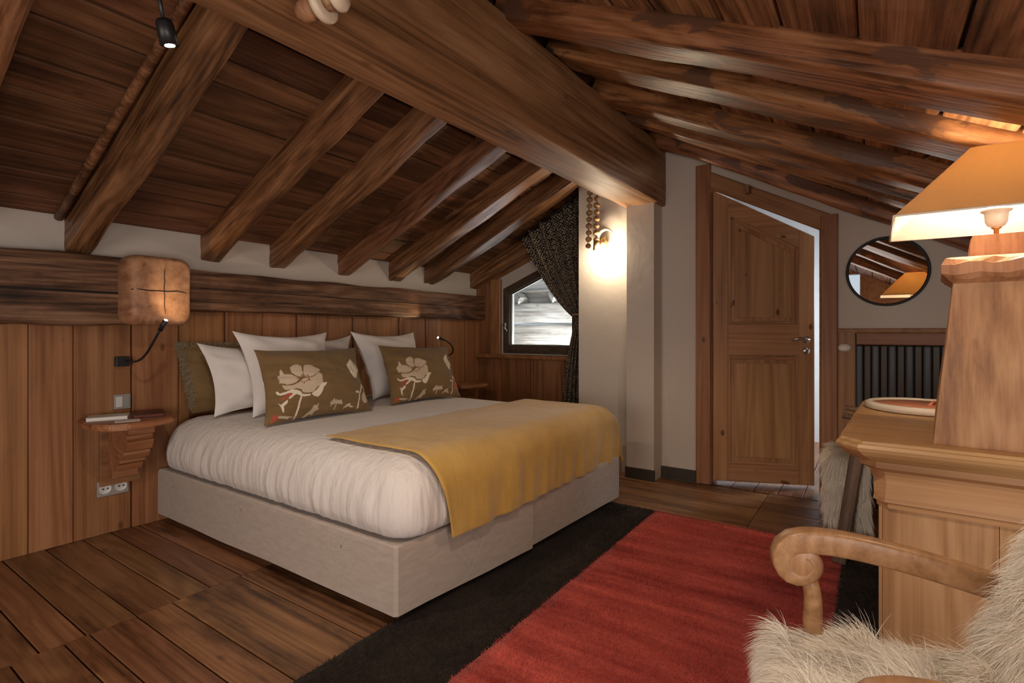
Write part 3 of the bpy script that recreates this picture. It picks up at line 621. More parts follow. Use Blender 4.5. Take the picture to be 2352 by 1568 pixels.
def mat_ring(off, n=160, r=.14):
    x0, x1, y0, y1 = MX0 + off, MX1 - off, MY0 + off, MY1 - off; r = max(.02, r - off * .6); pts = []
    segs = [((x1 - r, y1 - r), 0), ((x0 + r, y1 - r), 90), ((x0 + r, y0 + r), 180), ((x1 - r, y0 + r), 270)]
    per = []
    for k, ((cx, cy), a0) in enumerate(segs):
        for j in range(9):
            a = math.radians(a0 + 90 * j / 8); per.append(Vector((cx + r * math.cos(a), cy + r * math.sin(a))))
        nx, na = segs[(k + 1) % 4]; a = math.radians(na); e = Vector((nx[0] + r * math.cos(a), nx[1] + r * math.sin(a))); s = per[-1]
        for j in range(1, 110): per.append(s.lerp(e, j / 110))
    return per
MPROF = [(.05, .335), (.028, .338), (.010, .355), (.0, .39), (-.004, .43), (.0, .47), (.010, .51), (.028, .55), (.055, .585), (.09, .61), (.135, .628), (.2, .637), (.3, ZT), (.5, ZT + .002), (.8, ZT + .002)]
rings = []
for k, (o_, z) in enumerate(MPROF):
    ring = []
    for i, p in enumerate(mat_ring(o_)):
        side = math.exp(-((z - .43) / .10) ** 2) if k < 11 else 0
        s_ = p.x * 1.0 + p.y * 1.3
        wr = (noise.noise((s_ * 15, z * 3 + s_ * 2, 0)) + .8 * noise.noise((s_ * 34, z * 4, 7))) * .017 * side
        if 1 <= k <= 3: wr += .012 * noise.noise((s_ * 6, 2, 2))
        cx, cy = 2.36, 2.52; d = Vector((p.x - cx, p.y - cy)).normalized()
        if p.y < 1.75 and p.x < 1.62: wr += .014 * noise.noise((p.x * 26, p.y * 26, z * 6)) * side
        ring.append((p.x + d.x * wr, p.y + d.y * wr, z + .004 * noise.noise((p.x * 3, p.y * 3, 0)) * (1 if k > 9 else 0)))
    rings.append(ring)
V, Fc = loft(rings); mk('mattress', V, Fc, MT['linen'], bed, smooth=True)
# embroidered hearts on the base covers
def heart(ox, ux, uz, s, parent):
    """double heart outline and inner scrolls as flat stitched ribbons"""
    nrm = Vector(ux).cross(Vector(uz)).normalized(); V, Fc = [], []
    def ribbon(pts, w, close):
        n = len(pts)
        for i in range(n if close else n - 1):
            a, b = pts[i], pts[(i + 1) % n]; t = Vector((b[0]-a[0], b[1]-a[1])); 
            if t.length < 1e-6: continue
            q = Vector((-t.y, t.x)).normalized() * w / 2; k = len(V)
            for p, sg in ((a, 1), (a, -1), (b, -1), (b, 1)): V.append(Vector(ox) + Vector(ux) * (p[0] + q.x * sg) * s + Vector(uz) * (p[1] + q.y * sg) * s)
            Fc.append((k, k+1, k+2, k+3))
    def hp(sc):
        return [(sc * .5 * (math.sin(t) ** 3), sc * (.5 * (13 * math.cos(t) - 5 * math.cos(2*t) - 2 * math.cos(3*t) - math.cos(4*t)) / 14 * 1.25)) for t in [2 * math.pi * k / 40 for k in range(40)]]
    ribbon(hp(1), .018, True); ribbon(hp(.88), .012, True)
    for cx, cy, r, d in ((-.22, .18, .14, 1), (.22, .18, .14, -1), (-.13, -.12, .11, -1), (.13, -.12, .11, 1), (0, -.34, .06, 1), (0, .02, .07, 1)):
        ribbon([(cx + d * r * (1 - k / 34) * math.cos(k * .42), cy + r * (1 - k / 34) * math.sin(k * .42)) for k in range(30)], .016, False)
    o = mk('heart_embroidery', V, Fc, MT['heart'], parent); return o
nx_ = -.0035
heart((BX0 - .0011, 1.84, .21), (0, -1, 0), (0, 0, 1), .165, base_a); heart((BX0 - .0011, 2.62, .21), (0, -1, 0), (0, 0, 1), .165, base_a); heart((BX0 - .0011, 3.35, .21), (0, -1, 0), (0, 0, 1), .165, base_a)
fdir = Vector((2.262 - 1.427, 1.428 - 1.512, 0)).normalized(); fn = Vector((fdir.y, -fdir.x, 0))
heart(Vector((1.427, 1.512, .21)) + fdir * .40 + fn * .0020, fdir, (0, 0, 1), .17, base_a)
fdir2 = Vector((3.278 - 2.29, 1.395 - 1.442, 0)).normalized(); fn2 = Vector((fdir2.y, -fdir2.x, 0))
heart(Vector((2.29, 1.442, .21)) + fdir2 * .46 + fn2 * .0022, fdir2, (0, 0, 1), .165, base_b)

# ---- mustard throw
def throw_blanket():
    NU, NV = 110, 90; V, Fc = [], []
    xr = MX1 - .12; R = .14; yf = MY0 + .12
    def fold(s, flat, lim):
        """distance past the flat -> (horizontal, drop)"""
        e = s - flat
        if e <= 0: return 0, 0
        arc = R * math.pi / 2
        if e < arc: a = e / R; return R * math.sin(a), R * (1 - math.cos(a))
        return R + .004, R + (e - arc)
    for i in range(NU + 1):
        s = 1.56 + (i / NU) * 2.02
        for j in range(NV + 1):
            t = j / NV
            ytop = 2.14 - .05 * (s - 1.6) / 1.8 + .012 * noise.noise((s * 3, 0, 0)); length = (ytop - yf) + .43
            q = t * length; y_flat = ytop - yf
            hx, dxx = fold(s, xr, 0); hy, dyy = fold(q, y_flat, 0)
            x = min(s, xr) + hx; y = ytop - min(q, y_flat) - hy
            m = (dxx ** 4 + dyy ** 4) ** .25
            z = ZT + .012 - m
            if dyy > R:                                           # foot follows the slightly skewed base
                pass
            k = min(1, max(0, (dyy - .05) / .25)); kk = min(1, max(0, (dxx - .05) / .2))
            w = (noise.noise((s * 9 + q * 2.5, q * .8, 3)) * .024 + noise.noise((s * 24 + q * 5, q * 1.2, 5)) * .012) * k
            y -= w + .012 * k + .006 * abs(noise.noise((s * 5, q * 5, 1))) ; x += kk * (.012 + .012 * noise.noise((q * 8, s, 2)))
            z += .004 * noise.noise((s * 5, q * 5, 8)) + .003 * noise.noise((s * 14, q * 9, 8))
            x += .26 * max(0, dyy - .03) * max(0, 1 - i / (NU * .45)) ** 1.5
            if z < .268: z = .268 + .004 * noise.noise((s * 6, 0, 0))
            V.append((x, y, z))
    for i in range(NU):
        for j in range(NV):
            a = i * (NV + 1) + j; Fc.append((a, a + 1, a + NV + 2, a + NV + 1))
    o = mk('throw_blanket', V, Fc, MT['throw'], smooth=True)
    md = o.modifiers.new('thickness', 'SOLIDIFY'); md.thickness = .006; md.offset = 1
    return tag(o, 'mustard yellow velvet throw folded over the foot of the bed', 'throw')
throw_blanket()

# ---- pillows: soft cushions stretched between four corners
def pillow(name, BL, BR, TR, TL, th, mat, label, group, sag=.15, nu=44, nv=34, seed=0, mats=None, facemat=None, parent=None, cat='pillow'):
    BL, BR, TR, TL = map(Vector, (BL, BR, TR, TL)); nrm = ((BR - BL).cross(TL - BL)).normalized()
    def pos(u, v, side):
        a, b = 2 * u - 1, 2 * v - 1
        pu = u - sag * (1 - b * b) * a * .5 * (1 - abs(a) ** 6 * 0) ; pv = v - sag * (1 - a * a) * b * .5
        p = BL.lerp(BR, pu).lerp(TL.lerp(TR, pu), pv)
        e = max(0, (1 - abs(a) ** 2.2)) * max(0, (1 - abs(b) ** 2.2)); h = th * .5 * e ** .62
        w = (noise.noise((u * 5 + seed * 5, v * 5, side)) * .014 + noise.noise((u * 4 + (v - .5) * 11 + seed, v * 2, side + 4)) * .020 * (1 - e * .75)) * min(1, e * 3 + .15)
        return p + nrm * (side * h + w)
    V, Fc, fm = [], [], []
    for side in (1, -1):
        b = len(V); mu, mv = (nu, nv) if side == 1 else (min(nu, 44), min(nv, 34))
        for i in range(mu + 1):
            for j in range(mv + 1): V.append(pos(i / mu, j / mv, side))
        for i in range(mu):
            for j in range(mv):
                a = b + i * (mv + 1) + j; f = (a, a + mv + 1, a + mv + 2, a + 1)
                Fc.append(f if side == 1 else tuple(reversed(f)))
                fm.append(facemat((i + .5) / mu, (j + .5) / mv) if (facemat and side == 1) else 0)
    o = mk(name, V, Fc, mat, parent, smooth=True, mats=mats, fmat=fm if facemat else None)
    return tag(o, label, cat, group), pos
ZP = ZT + .006
G = 'pillows and cushions on the bed'
fur, fpos = pillow('cushion', (1.55, 3.44, ZP), (2.05, 3.46, ZP), (2.05, 3.535, 1.07), (1.50, 3.52, 1.075), .125, MT['olive'], 'olive cushion with beige fur edging, leftmost against the headboard', G, sag=.02, cat='cushion')
def fur_trim():
    V, Fc = [], []
    for k in range(5200):
        e = random.random(); side = random.choice((0, 0, 1))
        u, v = (random.uniform(0, .06), e) if side == 0 else (e, random.uniform(.93, 1))
        if side == 0 and v < .06: continue
        p = fpos(u, v, -1 if random.random() < .6 else 1); d = Vector((random.gauss(-.5 if side == 0 else 0, .5), random.gauss(.05, .5), random.gauss(.35 if side else 0, .5))).normalized()
        l = random.uniform(.012, .03); q = d.cross(Vector((random.random(), random.random(), random.random()))).normalized() * .0016; b = len(V)
        V += [p - q, p + q, p + d * l]; Fc.append((b, b+1, b+2))
    o = mk('fur_edging', V, Fc, MT['furol'], fur); o['kind'] = 'stuff'
fur_trim()
pillow('pillow', (1.56, 3.19, ZP), (2.14, 3.19, ZP), (2.12, 3.34, 1.06), at_y(452, 788, 3.34), .15, MT['pill'], 'white pillow standing beside the olive fur-edged cushion', G, seed=1)
pillow('pillow', (2.13, 3.36, ZP), (2.66, 3.36, ZP), at_y(806, 769, 3.47), at_y(690, 776, 3.47), .14, MT['pill'], 'white pillow mostly hidden behind the two tall pillows', G, seed=2)
pillow('pillow', (1.675, 2.98, ZP), (2.27, 2.98, ZP), at_y(750, 763, 3.18), at_y(533, 760, 3.18), .25, MT['pill'], 'tall white pillow right behind the left poppy cushion', G, seed=3)
pillow('pillow', (2.60, 3.02, ZP), (3.22, 3.02, ZP), at_y(950, 763, 3.23), at_y(804, 761, 3.23), .25, MT['pill'], 'tall white pillow right behind the right poppy cushion', G, seed=4)
# poppy design drawn in the zoomed picture's pixels, mapped to the cushion face
QB = [(300, 1450), (2080, 1210), (1780, 130), (150, 165)]
def to_uv(x, y):
    u, v = .5, .5
    for _ in range(12):
        def f(u, v): return tuple((QB[0][k] * (1-u) + QB[1][k] * u) * (1-v) + (QB[3][k] * (1-u) + QB[2][k] * u) * v for k in (0, 1))
        a = f(u, v); du = [(q - w) / 1e-3 for q, w in zip(f(u + 1e-3, v), a)]; dv = [(q - w) / 1e-3 for q, w in zip(f(u, v + 1e-3), a)]
        ex, ey = x - a[0], y - a[1]; det = du[0] * dv[1] - du[1] * dv[0]; u += (ex * dv[1] - ey * dv[0]) / det; v += (du[0] * ey - du[1] * ex) / det
    return u, v
POLY = [(1, [(385,610),(405,600),(440,690),(530,710),(640,780),(650,820),(600,860),(560,870),(480,880),(440,850),(380,835),(375,790),(350,760),(360,710),(390,690)]),
 (1, [(520,590),(560,545),(600,530),(640,525),(690,570),(690,640),(700,700),(710,770),(660,770),(590,730),(540,680)]),
 (1, [(720,600),(740,550),(790,545),(850,560),(900,600),(950,630),(985,660),(940,720),(860,770),(780,790),(720,760),(710,680)]),
 (1, [(860,790),(960,715),(1010,760),(1020,830),(1030,880),(1000,940),(950,950),(900,1030),(830,1040),(740,1030),(700,980),(620,955),(560,970),(470,960),(430,920),(415,870),(460,890),(560,900),(640,870),(720,800)]),
 (2, [(350,960),(370,960),(400,995),(480,990),(560,965),(640,985),(700,1010),(730,1055),(800,1065),(860,1065),(850,1090),(760,1105),(700,1085),(640,1050),(600,1070),(560,1110),(535,1120),(525,1090),(560,1060),(580,1020),(480,1030),(420,1040),(370,1010)]),
 (2, [(870,1060),(940,1010),(1020,900),(1060,890),(1100,890),(1090,930),(1060,960),(1050,1010),(1030,1070),(980,1120),(920,1105)]),
 (2, [(697,1090),(725,1090),(718,1250),(738,1400),(710,1405),(690,1250)]),
 (3, [(420,1080),(490,1060),(490,1025),(570,1020),(575,1050),(520,1080),(440,1125)]),
 (2, [(395,1140),(440,1180),(520,1120),(530,1170),(480,1220),(520,1310),(490,1290),(440,1210)]),
 (1, [(830,1390),(930,1300),(950,1240),(1000,1230),(1035,1200),(1030,1260),(1065,1285),(1010,1310),(990,1350),(950,1340),(850,1393)]),
 (1, [(1225,1200),(1270,1150),(1290,1125),(1330,1160),(1350,1130),(1380,1150),(1440,1130),(1480,1190),(1420,1200),(1370,1190),(1353,1280),(1335,1275),(1345,1200),(1290,1210),(1260,1240),(1250,1210)]),
 (1, [(1500,1250),(1550,1190),(1640,1155),(1620,1190),(1700,1210),(1640,1228),(1600,1208)]),
 (2, [(1520,520),(1550,490),(1610,400),(1650,420),(1690,480),(1715,540),(1720,460),(1745,500),(1750,570),(1780,580),(1775,480),(1810,560),(1825,600),(1790,620),(1760,660),(1770,720),(1720,750),(1660,730),(1630,690),(1600,675),(1540,590)]),
 (2, [(1757,1230),(1772,1150),(1777,1050),(1797,950),(1827,850),(1850,828),(1872,848),(1922,910),(1908,922),(1850,865),(1823,950),(1799,1060),(1788,1220)]),
 (5, [(1900,930),(1940,950),(1990,1010),(2000,1060),(1960,1110),(1900,1130),(1850,1090),(1850,1030)]),
 (2, [(1685,1000),(1720,965),(1775,975),(1770,1002),(1720,1002)]),
 (3, [(365,1330),(440,1325),(450,1390),(380,1430)]), (1, [(450,1345),(690,1370),(600,1390),(460,1372)]),
 (1, [(1580,560),(1600,540),(1640,600),(1680,650),(1650,660),(1600,610)])]
for k in range(13):                                             # stamens round the poppy's heart
    a = k * 2 * math.pi / 13; c0 = (722, 808); r0, r1 = 62, 112 if k % 2 else 90; ca, sa = math.cos(a), math.sin(a) * .72; n_ = (-sa * 9, ca * 9)
    POLY.append((4, [(c0[0] + ca * r0 + n_[0], c0[1] + sa * r0 + n_[1]), (c0[0] + ca * r1 + n_[0], c0[1] + sa * r1 + n_[1]), (c0[0] + ca * r1 - n_[0], c0[1] + sa * r1 - n_[1]), (c0[0] + ca * r0 - n_[0], c0[1] + sa * r0 - n_[1])]))
UVP = [(m, [to_uv(*p) for p in P]) for m, P in POLY]
UVP = [(m, P, min(p[0] for p in P), max(p[0] for p in P), min(p[1] for p in P), max(p[1] for p in P)) for m, P in UVP]
def inside(P, x, y):
    r = False; j = len(P) - 1
    for i in range(len(P)):
        xi, yi = P[i]; xj, yj = P[j]
        if (yi > y) != (yj > y) and x < (xj - xi) * (y - yi) / (yj - yi) + xi: r = not r
        j = i
    return r
def poppy(bud):
    def f(u, v):
        m_ = 0
        for m, P, a, b, c, d in UVP:
            if a <= u <= b and c <= v <= d and inside(P, u, v): m_ = bud if m == 5 else m
        return m_
    return f
pm = [MT['olive'], MT['tan'], MT['creamf'], MT['redf'], MT['brownf']]
pillow('cushion', (1.554, 2.655, ZP), (2.255, 2.625, ZP), at_y(815, 798, 2.85), at_y(583, 803, 2.87), .23, MT['olive'], 'olive velvet cushion with a cream poppy, the larger one on the left', G, sag=.09, nu=230, nv=150, seed=5, mats=pm, facemat=poppy(1), cat='cushion')
pillow('cushion', (2.478, 2.70, ZP), (3.13, 2.63, ZP), at_y(1027, 795, 2.92), at_y(868, 793, 2.92), .23, MT['olive'], 'olive velvet cushion with cream poppy and red bud on the right', G, sag=.09, nu=230, nv=150, seed=6, mats=pm, facemat=poppy(3), cat='cushion')

# ---- bedside shelves
def bedside(name, x0, z, label, mirror=False):
    t = empty(name, (x0 + .2, 3.6, z - .3), label, 'shelf', 'bedside wall shelves')
    pl = [(0, 3.594), (-.025, 3.42), (-.02, 3.30), (.03, 3.215), (.10, 3.185), (.22, 3.20), (.33, 3.235), (.375, 3.29), (.39, 3.594)]
    if mirror: pl = [(.39 - a, b) for a, b in reversed(pl)]
    M, L = frame((x0, 0, z), (x0 + 1, 0, z), (0, 0, 1))
    bm = bmesh.new(); vs = [[bm.verts.new((a, b, q)) for a, b in pl] for q in (-.02, .014)]; n = len(pl)
    bm.faces.new(vs[0]); bm.faces.new(vs[1])
    for j in range(n): bm.faces.new((vs[0][j], vs[0][(j+1) % n], vs[1][(j+1) % n], vs[1][j]))
    bmesh.ops.bevel(bm, geom=bm.edges[:], offset=.007, segments=2, affect='EDGES'); from_bm('shelf_top', bm, MT['shelf'], t, M=M)
    prof = [(3.594, -.021), (3.30, -.021), (3.30, -.065), (3.325, -.075), (3.325, -.095), (3.31, -.105), (3.33, -.155), (3.36, -.165), (3.36, -.18), (3.375, -.205), (3.42, -.215), (3.42, -.235), (3.45, -.25), (3.47, -.285), (3.52, -.295), (3.52, -.33), (3.594, -.33)]
    prisms('corbel', [([(y, z + d) for y, d in prof], x0 + .14, x0 + .265)], MT['shelf'], t)
    box('back_plate', (x0 + .10, 3.575, z - .38), (x0 + .30, 3.596, z - .022), MT['panel'], t, .004)
    return t
bedside('bedside_shelf', 1.03, .655, 'pine bedside shelf on a stepped corbel left of the bed')
bedside('bedside_shelf', 3.90, .612, 'pine bedside shelf beyond the right poppy cushion', True)
bk = empty('booklet', (1.15, 3.42, .669), 'thick white booklet lying on the left bedside shelf', 'booklet')
Rb = Matrix.Translation((1.13, 3.45, .669)) @ Matrix.Rotation(math.radians(-24), 4, 'Z')
def lbox(name, M, lo, hi, mat, par, bev=.001):
    bm = bmesh.new(); bmesh.ops.create_cube(bm, size=1)
    for v in bm.verts: v.co = Vector((lo[i] + (v.co[i] + .5) * (hi[i] - lo[i]) for i in range(3)))
    if bev: bmesh.ops.bevel(bm, geom=bm.edges[:], offset=bev, segments=1, affect='EDGES')
    bmesh.ops.transform(bm, matrix=M, verts=bm.verts); return from_bm(name, bm, mat, par)
lbox('pages', Rb, (-.09, -.06, .002), (.088, .058, .018), MT['paper'], bk); lbox('cover', Rb, (-.092, -.062, .018), (.09, .06, .0205), MT['white'], bk); lbox('cover', Rb, (-.092, -.062, 0), (.09, .06, .002), MT['white'], bk)
cd = lbox('card', Matrix.Translation((1.165, 3.30, .669)) @ Matrix.Rotation(math.radians(-18), 4, 'Z'), (-.055, -.04, .0002), (.055, .04, .0025), MT['paper'], None, 0); tag(cd, 'small white card in front of the booklet on the shelf', 'card')
fo = empty('folder', (1.32, 3.42, .669), 'dark red leather folder lying on the left bedside shelf', 'folder')
Rf = Matrix.Translation((1.315, 3.43, .669)) @ Matrix.Rotation(math.radians(-20), 4, 'Z')
lbox('cover', Rf, (-.075, -.10, 0), (.075, .10, .006), MT['leather'], fo, .002); lbox('pages', Rf, (-.07, -.095, .006), (.07, .095, .011), MT['redf'], fo); lbox('cover', Rf, (-.075, -.10, .011), (.075, .10, .017), MT['leather'], fo, .002)

# ---- reading lamps
def reading_lamp(px, z, pts, label, tgt, power, ang=95):
    yb = 3.562
    t = empty('reading_lamp', (px, yb, z), label, 'lamp', 'flexible bedside reading lamps')
    box('wall_plate', (px - .033, yb, z - .028), (px + .033, 3.597, z + .028), MT['black'], t, .003)
    P = bez(pts, 14); d = (P[-1] - P[-2]).normalized()
    tube('gooseneck', P, .0065, MT['black'], t)
    lh = tube('lamp_head', [P[-1] - d * .012, P[-1] + d * .055], .0125, MT['black'], t, n=14)
    tube('lens', [P[-1] + d * .0552, P[-1] + d * .057], .0095, MT['bulb'], lh, n=14)
    s = P[-1] + d * .065
    spot('reading_light', s, tgt, power, (1, .72, .42), ang, .8, .01)
    point('reading_cap', s, .0, (1, .8, .6))
    return t
reading_lamp(1.236, .975, [(1.25, 3.57, .98), (1.265, 3.36, .95), (1.24, 3.24, 1.05), at_y(370, 754, 3.16)], 'black gooseneck reading lamp under the carved beam head', (1.50, 3.33, 1.42), 2.6)
reading_lamp(3.985, .90, [(4.0, 3.57, .90), (4.03, 3.44, .90), (3.95, 3.38, 1.03), at_y(1014, 778, 3.36)], 'black gooseneck reading lamp behind the right poppy cushion', (3.33, 3.50, 1.45), 6, 58)
# ---- switch and sockets
sp = empty('light_switch', (1.24, 3.596, .74), 'grey light switch above the left bedside shelf', 'switch')
box('plate', (1.200, 3.584, .70), (1.282, 3.5965, .785), MT['grey'], sp, .004); box('rocker', (1.208, 3.580, .712), (1.240, 3.5845, .773), MT['white'], sp, .002); box('rocker', (1.244, 3.581, .712), (1.274, 3.5845, .773), MT['grey'], sp, .002)
so = empty('power_socket', (1.195, 3.596, .26), 'double wall socket below the left bedside shelf', 'socket')
box('plate', (1.12, 3.584, .215), (1.272, 3.5965, .302), MT['grey'], so, .004)
for x in (1.158, 1.234):
    w = lathe('well', [(.0, 0), (.030, 0), (.030, .003), (.026, .003), (.024, .001), (0, .001)], MT['white'], so, Matrix.Translation((x, 3.584, .259)) @ Matrix.Rotation(math.radians(90), 4, 'X'))
    for dx in (-.010, .010): lathe('pin_hole', [(0, 0), (.0045, 0), (.0045, .002), (0, .002)], MT['black'], w, Matrix.Translation((x + dx, 3.5825, .259)) @ Matrix.Rotation(math.radians(90), 4, 'X'), n=10)

# ---- curtain
def curtain():
    c = empty('curtain', (4.42, 2.35, .3), 'dark patterned curtain tied back beside the gable window', 'curtain')
    NS, NT = 90, 60; V, Fc, UV = [], [], []
    A, Bp = at_x(1199, 545, 4.30), at_x(1345, 440, 4.30); K = at_x(1338, 722, 4.30)
    for i in range(NS + 1):
        s = i / NS; T = A.lerp(Bp, s); k = K + Vector((0, (1 - s) * .085 - .02, -.06 * (1 - s) + .02)); ctrl = T.lerp(k, .55) + Vector((0, -.02 * (1 - s), -.20 * (1 - s)))
        Bt = Vector((4.32, 2.40 - .26 * s, .30))
        for j in range(NT + 1):
            t = j / NT
            if t < .5: q = t / .5; p = T * (1-q)**2 + ctrl * 2*q*(1-q) + k * q*q; am = .045 * (1 - q * .6)
            else: q = (t - .5) / .5; p = k.lerp(Bt, q); p.y += .03 * math.sin(q * math.pi) * (1 - s); am = .03 * (.55 + .6 * q)
            ph = s * 2 * math.pi * 5.5 + .6 * noise.noise((s * 4, t * 3, 1))
            p = p + Vector((am * math.sin(ph), .35 * am * math.cos(ph * 1.0), .012 * abs(math.sin(ph * .5)) * (1 if j == 0 else 0)))
            V.append(p); UV.append((s * 1.5, t * 2.3))
    for i in range(NS):
        for j in range(NT):
            a = i * (NT + 1) + j; Fc.append((a, a + 1, a + NT + 2, a + NT + 1))
    o = mk('cloth', V, Fc, MT['curtain'], c, smooth=True)
    ul = o.data.uv_layers.new(name='UVMap')
    for li, l in enumerate(o.data.loops): ul.data[li].uv = UV[l.vertex_index]
    md = o.modifiers.new('thickness', 'SOLIDIFY'); md.thickness = .004
    tube('tieback', [K + Vector(p) for p in ((-.07, .0, 0), (-.06, .07, .0), (0, .10, .0), (.07, .06, .01), (.09, .0, .03), (.10, -.07, .09))], .009, MT['bead'], c)
    tube('rod', [A + (A - Bp) * .06 + Vector((0, 0, .004)), Bp + Vector((0, 0, .004))], .009, MT['black'], c)
curtain()

# ---- bead garland and wall lamp beside the niche
bg_ = empty('bead_garland', (3.93, 1.90, 1.80), 'string of big brown wooden beads hanging before the lit wall', 'garland')
def bead(u, v, x, r, par, squash=.92):
    p = at_x(u, v, x); prof = [(0.003, -r * squash)] + [(r * math.cos(a), r * squash * math.sin(a)) for a in [math.radians(-75 + 15 * k) for k in range(11)]] + [(.003, r * squash)]
    lathe('bead', prof, MT['bead'], par, Matrix.Translation(p), n=16)
XG = 3.93
for k in range(10): bead(1353.5 - .45 * k + 2, 428 + 15.2 * k, XG, .0265 - .0025 * (k % 2), bg_)
for k in range(9): bead(1371.5 - .25 * k, 424 + 15.8 * k, XG, .0265 - .0025 * ((k + 1) % 2), bg_)
tube('cord', [at_x(1356, 400, XG), at_x(1353, 480, XG), at_x(1350, 566, XG)], .004, MT['dchair'], bg_); tube('cord', [at_x(1372, 400, XG), at_x(1371, 480, XG), at_x(1369, 570, XG)], .004, MT['dchair'], bg_)
tube('end_peg', [at_x(1370, 553, XG), at_x(1369.5, 574, XG)], .027, MT['bead'], bg_, n=16, rads=[.024, .027])
tube('hook', [at_x(1356, 400, XG), (XG, 1.90, 2.42), at_x(1372, 400, XG)], .006, MT['black'], bg_)
wl = empty('wall_lamp', (4.06, 1.80, 1.80), 'small brass wall lamp with a crescent hook washing the white wall', 'lamp')
hc = Vector((3.99, 1.812, 1.915))
tube('crescent', [hc + Vector((0, .066 * math.cos(a), .066 * math.sin(a))) for a in [math.radians(-40 + 200 * k / 20) for k in range(21)]], .01, MT['cream'], wl, rads=[.003 + .011 * math.sin(math.pi * k / 20) for k in range(21)])
lathe('lamp_cup', [(.0, .06), (.014, .06), (.03, .035), (.036, 0), (.032, 0), (.026, .03), (.0, .052)], MT['gold'], wl, Matrix.Translation((3.99, 1.835, 1.85)), n=20)
tube('arm', [(4.058, 1.835, 1.90), (4.02, 1.835, 1.925), (3.99, 1.835, 1.908)], .006, MT['gold'], wl)
lathe('bulb', [(0, .03), (.012, .028), (.02, .012), (.02, -.004), (.012, -.016), (0, -.02)], MT['bulbw'], wl, Matrix.Translation((3.99, 1.835, 1.853)), n=16)
point('wall_lamp_light', (3.925, 1.805, 1.79), 11, (1, .82, .58), .03)

# ---- hanging spotlight
ps = empty('hanging_spotlight', (.72, 1.765, 2.45), 'small black cylinder spotlight hanging from a cord', 'lamp')
a0, a1 = at_y(390, 104, 1.762), at_y(376, 46, 1.762); ax = (a0 - a1).normalized()
bd_ = tube('body', [a1, a1 + ax * .01, a0], .024, MT['black'], ps, n=24, rads=[.020, .024, .026])
tube('lens', [a0 + ax * .0005, a0 + ax * .002], .014, MT['bulbw'], bd_, n=20)
tube('cord', [a1, a1 - ax * .06 + Vector((0, 0, .01)), at_y(370, -60, 1.764), (a1.x - .01, 1.766, 2.60)], .006, MT['black'], ps)
spot('hanging_spot_light', a0 + ax * .01, (1.75, 2.35, .6), 34, (1, .85, .71), 112, .9, .03)

# ---- cream peg under the ridge beam
pg = empty('turned_peg', at_z(745, 20, 2.13), 'cream turned wooden peg with round flanges under the ridge beam', 'peg')
pc = at_z(742, 8, 2.085); axp = ((at_y(800, -20, 1.36) - at_y(742, 8, 1.42)).normalized() + (at_z(800, -18, 2.03) - pc).normalized() * .9).normalized()
Mp = frame(pc, pc + axp, (0, 0, 1))[0] @ Matrix.Rotation(math.radians(90), 4, 'Y')
lathe('flange', [(.0, -.016), (.040, -.016), (.050, -.012), (.055, -.002), (.054, .008), (.046, .013), (.030, .013), (0, .013)], MT['cream'], pg, Mp, n=36)
lathe('neck', [(.020, .012), (.028, .014), (.026, .04), (.022, .042)], MT['bead'], pg, Mp, n=24)
lathe('cap', [(.0, .042), (.030, .042), (.040, .047), (.042, .056), (.034, .070), (.0, .078)], MT['cream'], pg, Mp, n=36)
lathe('stem', [(.02, -.09), (.032, -.07), (.034, -.012), (.02, -.011)], MT['ridge'], pg, Mp, n=24)

# ---- outside the gable window
ow = empty('barn_wall', (5.35, 2.8, -.05), 'silvered log wall of the neighbouring barn outside the window', 'wall')
zb = .45
for k, h in enumerate((.262, .262, .262, .262)):
    hewn('log', (5.55, 4.6, zb + h / 2), (5.55, 1.5, zb + h / 2), h - .012, .16, (-1, 0, 0), MT['outw'], ow, r=.03, amp=.006, wob=.01, seed=70 + k, n=2); zb += h
for k in range(6):
    y = 1.62 + k * .5; hewn('rafter', (5.5, y, zb + .02 + .0), (5.98, y + .55, zb + .42), .12, .10, (0, 0, 1), MT['outw'], ow, r=.02, amp=.004, seed=80 + k, n=1)
for k in range(4):
    board('soffit_board', (5.62 + k * .13, 4.6, zb + .19 + k * .105), (5.62 + k * .13, 1.5, zb + .19 + k * .105), .15, .02, (-.63, 0, .78), MT['outw'], ow)
board('fascia', (5.61, 4.6, zb + .13), (5.61, 1.5, zb + .13), .30, .02, (-1, 0, 0), MT['outw'], ow)
og = box('ground_outside', (4.82, -3, -.4), (12, 9, -.125), MT['plaster']); og.name = 'snowy_ground'; tag(og, 'pale ground outside the gable window', kind='structure')

# ---- desk
DT = .82
desk = empty('desk', (2.5, -.3, 0), 'honey pine desk with moulded top at the right', 'desk')
DRot = Matrix.Translation((1.90, .10, 0)) @ Matrix.Rotation(math.radians(-2.5), 4, 'Z')
def dprism(name, rings, mat, grain='y'):
    """stack of outlines in desk-local coordinates (x along the desk, y across)"""
    R = DRot if grain == 'x' else (DRot @ Matrix.Rotation(math.radians(90), 4, 'Z') if grain == 'y' else DRot @ Matrix.Rotation(math.radians(-90), 4, 'Y'))
    Ri = R.inverted() @ DRot
    V, Fc = loft([[Ri @ Vector(p) for p in r] for r in rings]); return mk(name, V, Fc, mat, desk, M=R)
LX, LY = 1.24, -.72
def outline(o, z, ch=.06):
    return [(-o + ch, o, z), (-o, o - ch, z), (-o, LY - o, z), (LX + o, LY - o, z), (LX + o, o - ch, z), (LX + o - ch, o, z)]
dprism('desk_top', [outline(-.03, DT - .062), outline(-.022, DT - .055), outline(-.012, DT - .045), outline(0.0, DT - .030), outline(.004, DT - .020), outline(0, DT - .010), outline(-.006, DT - .008), outline(-.010, DT - .001), outline(-.012, DT)], MT['desk'], 'y')
co = .085
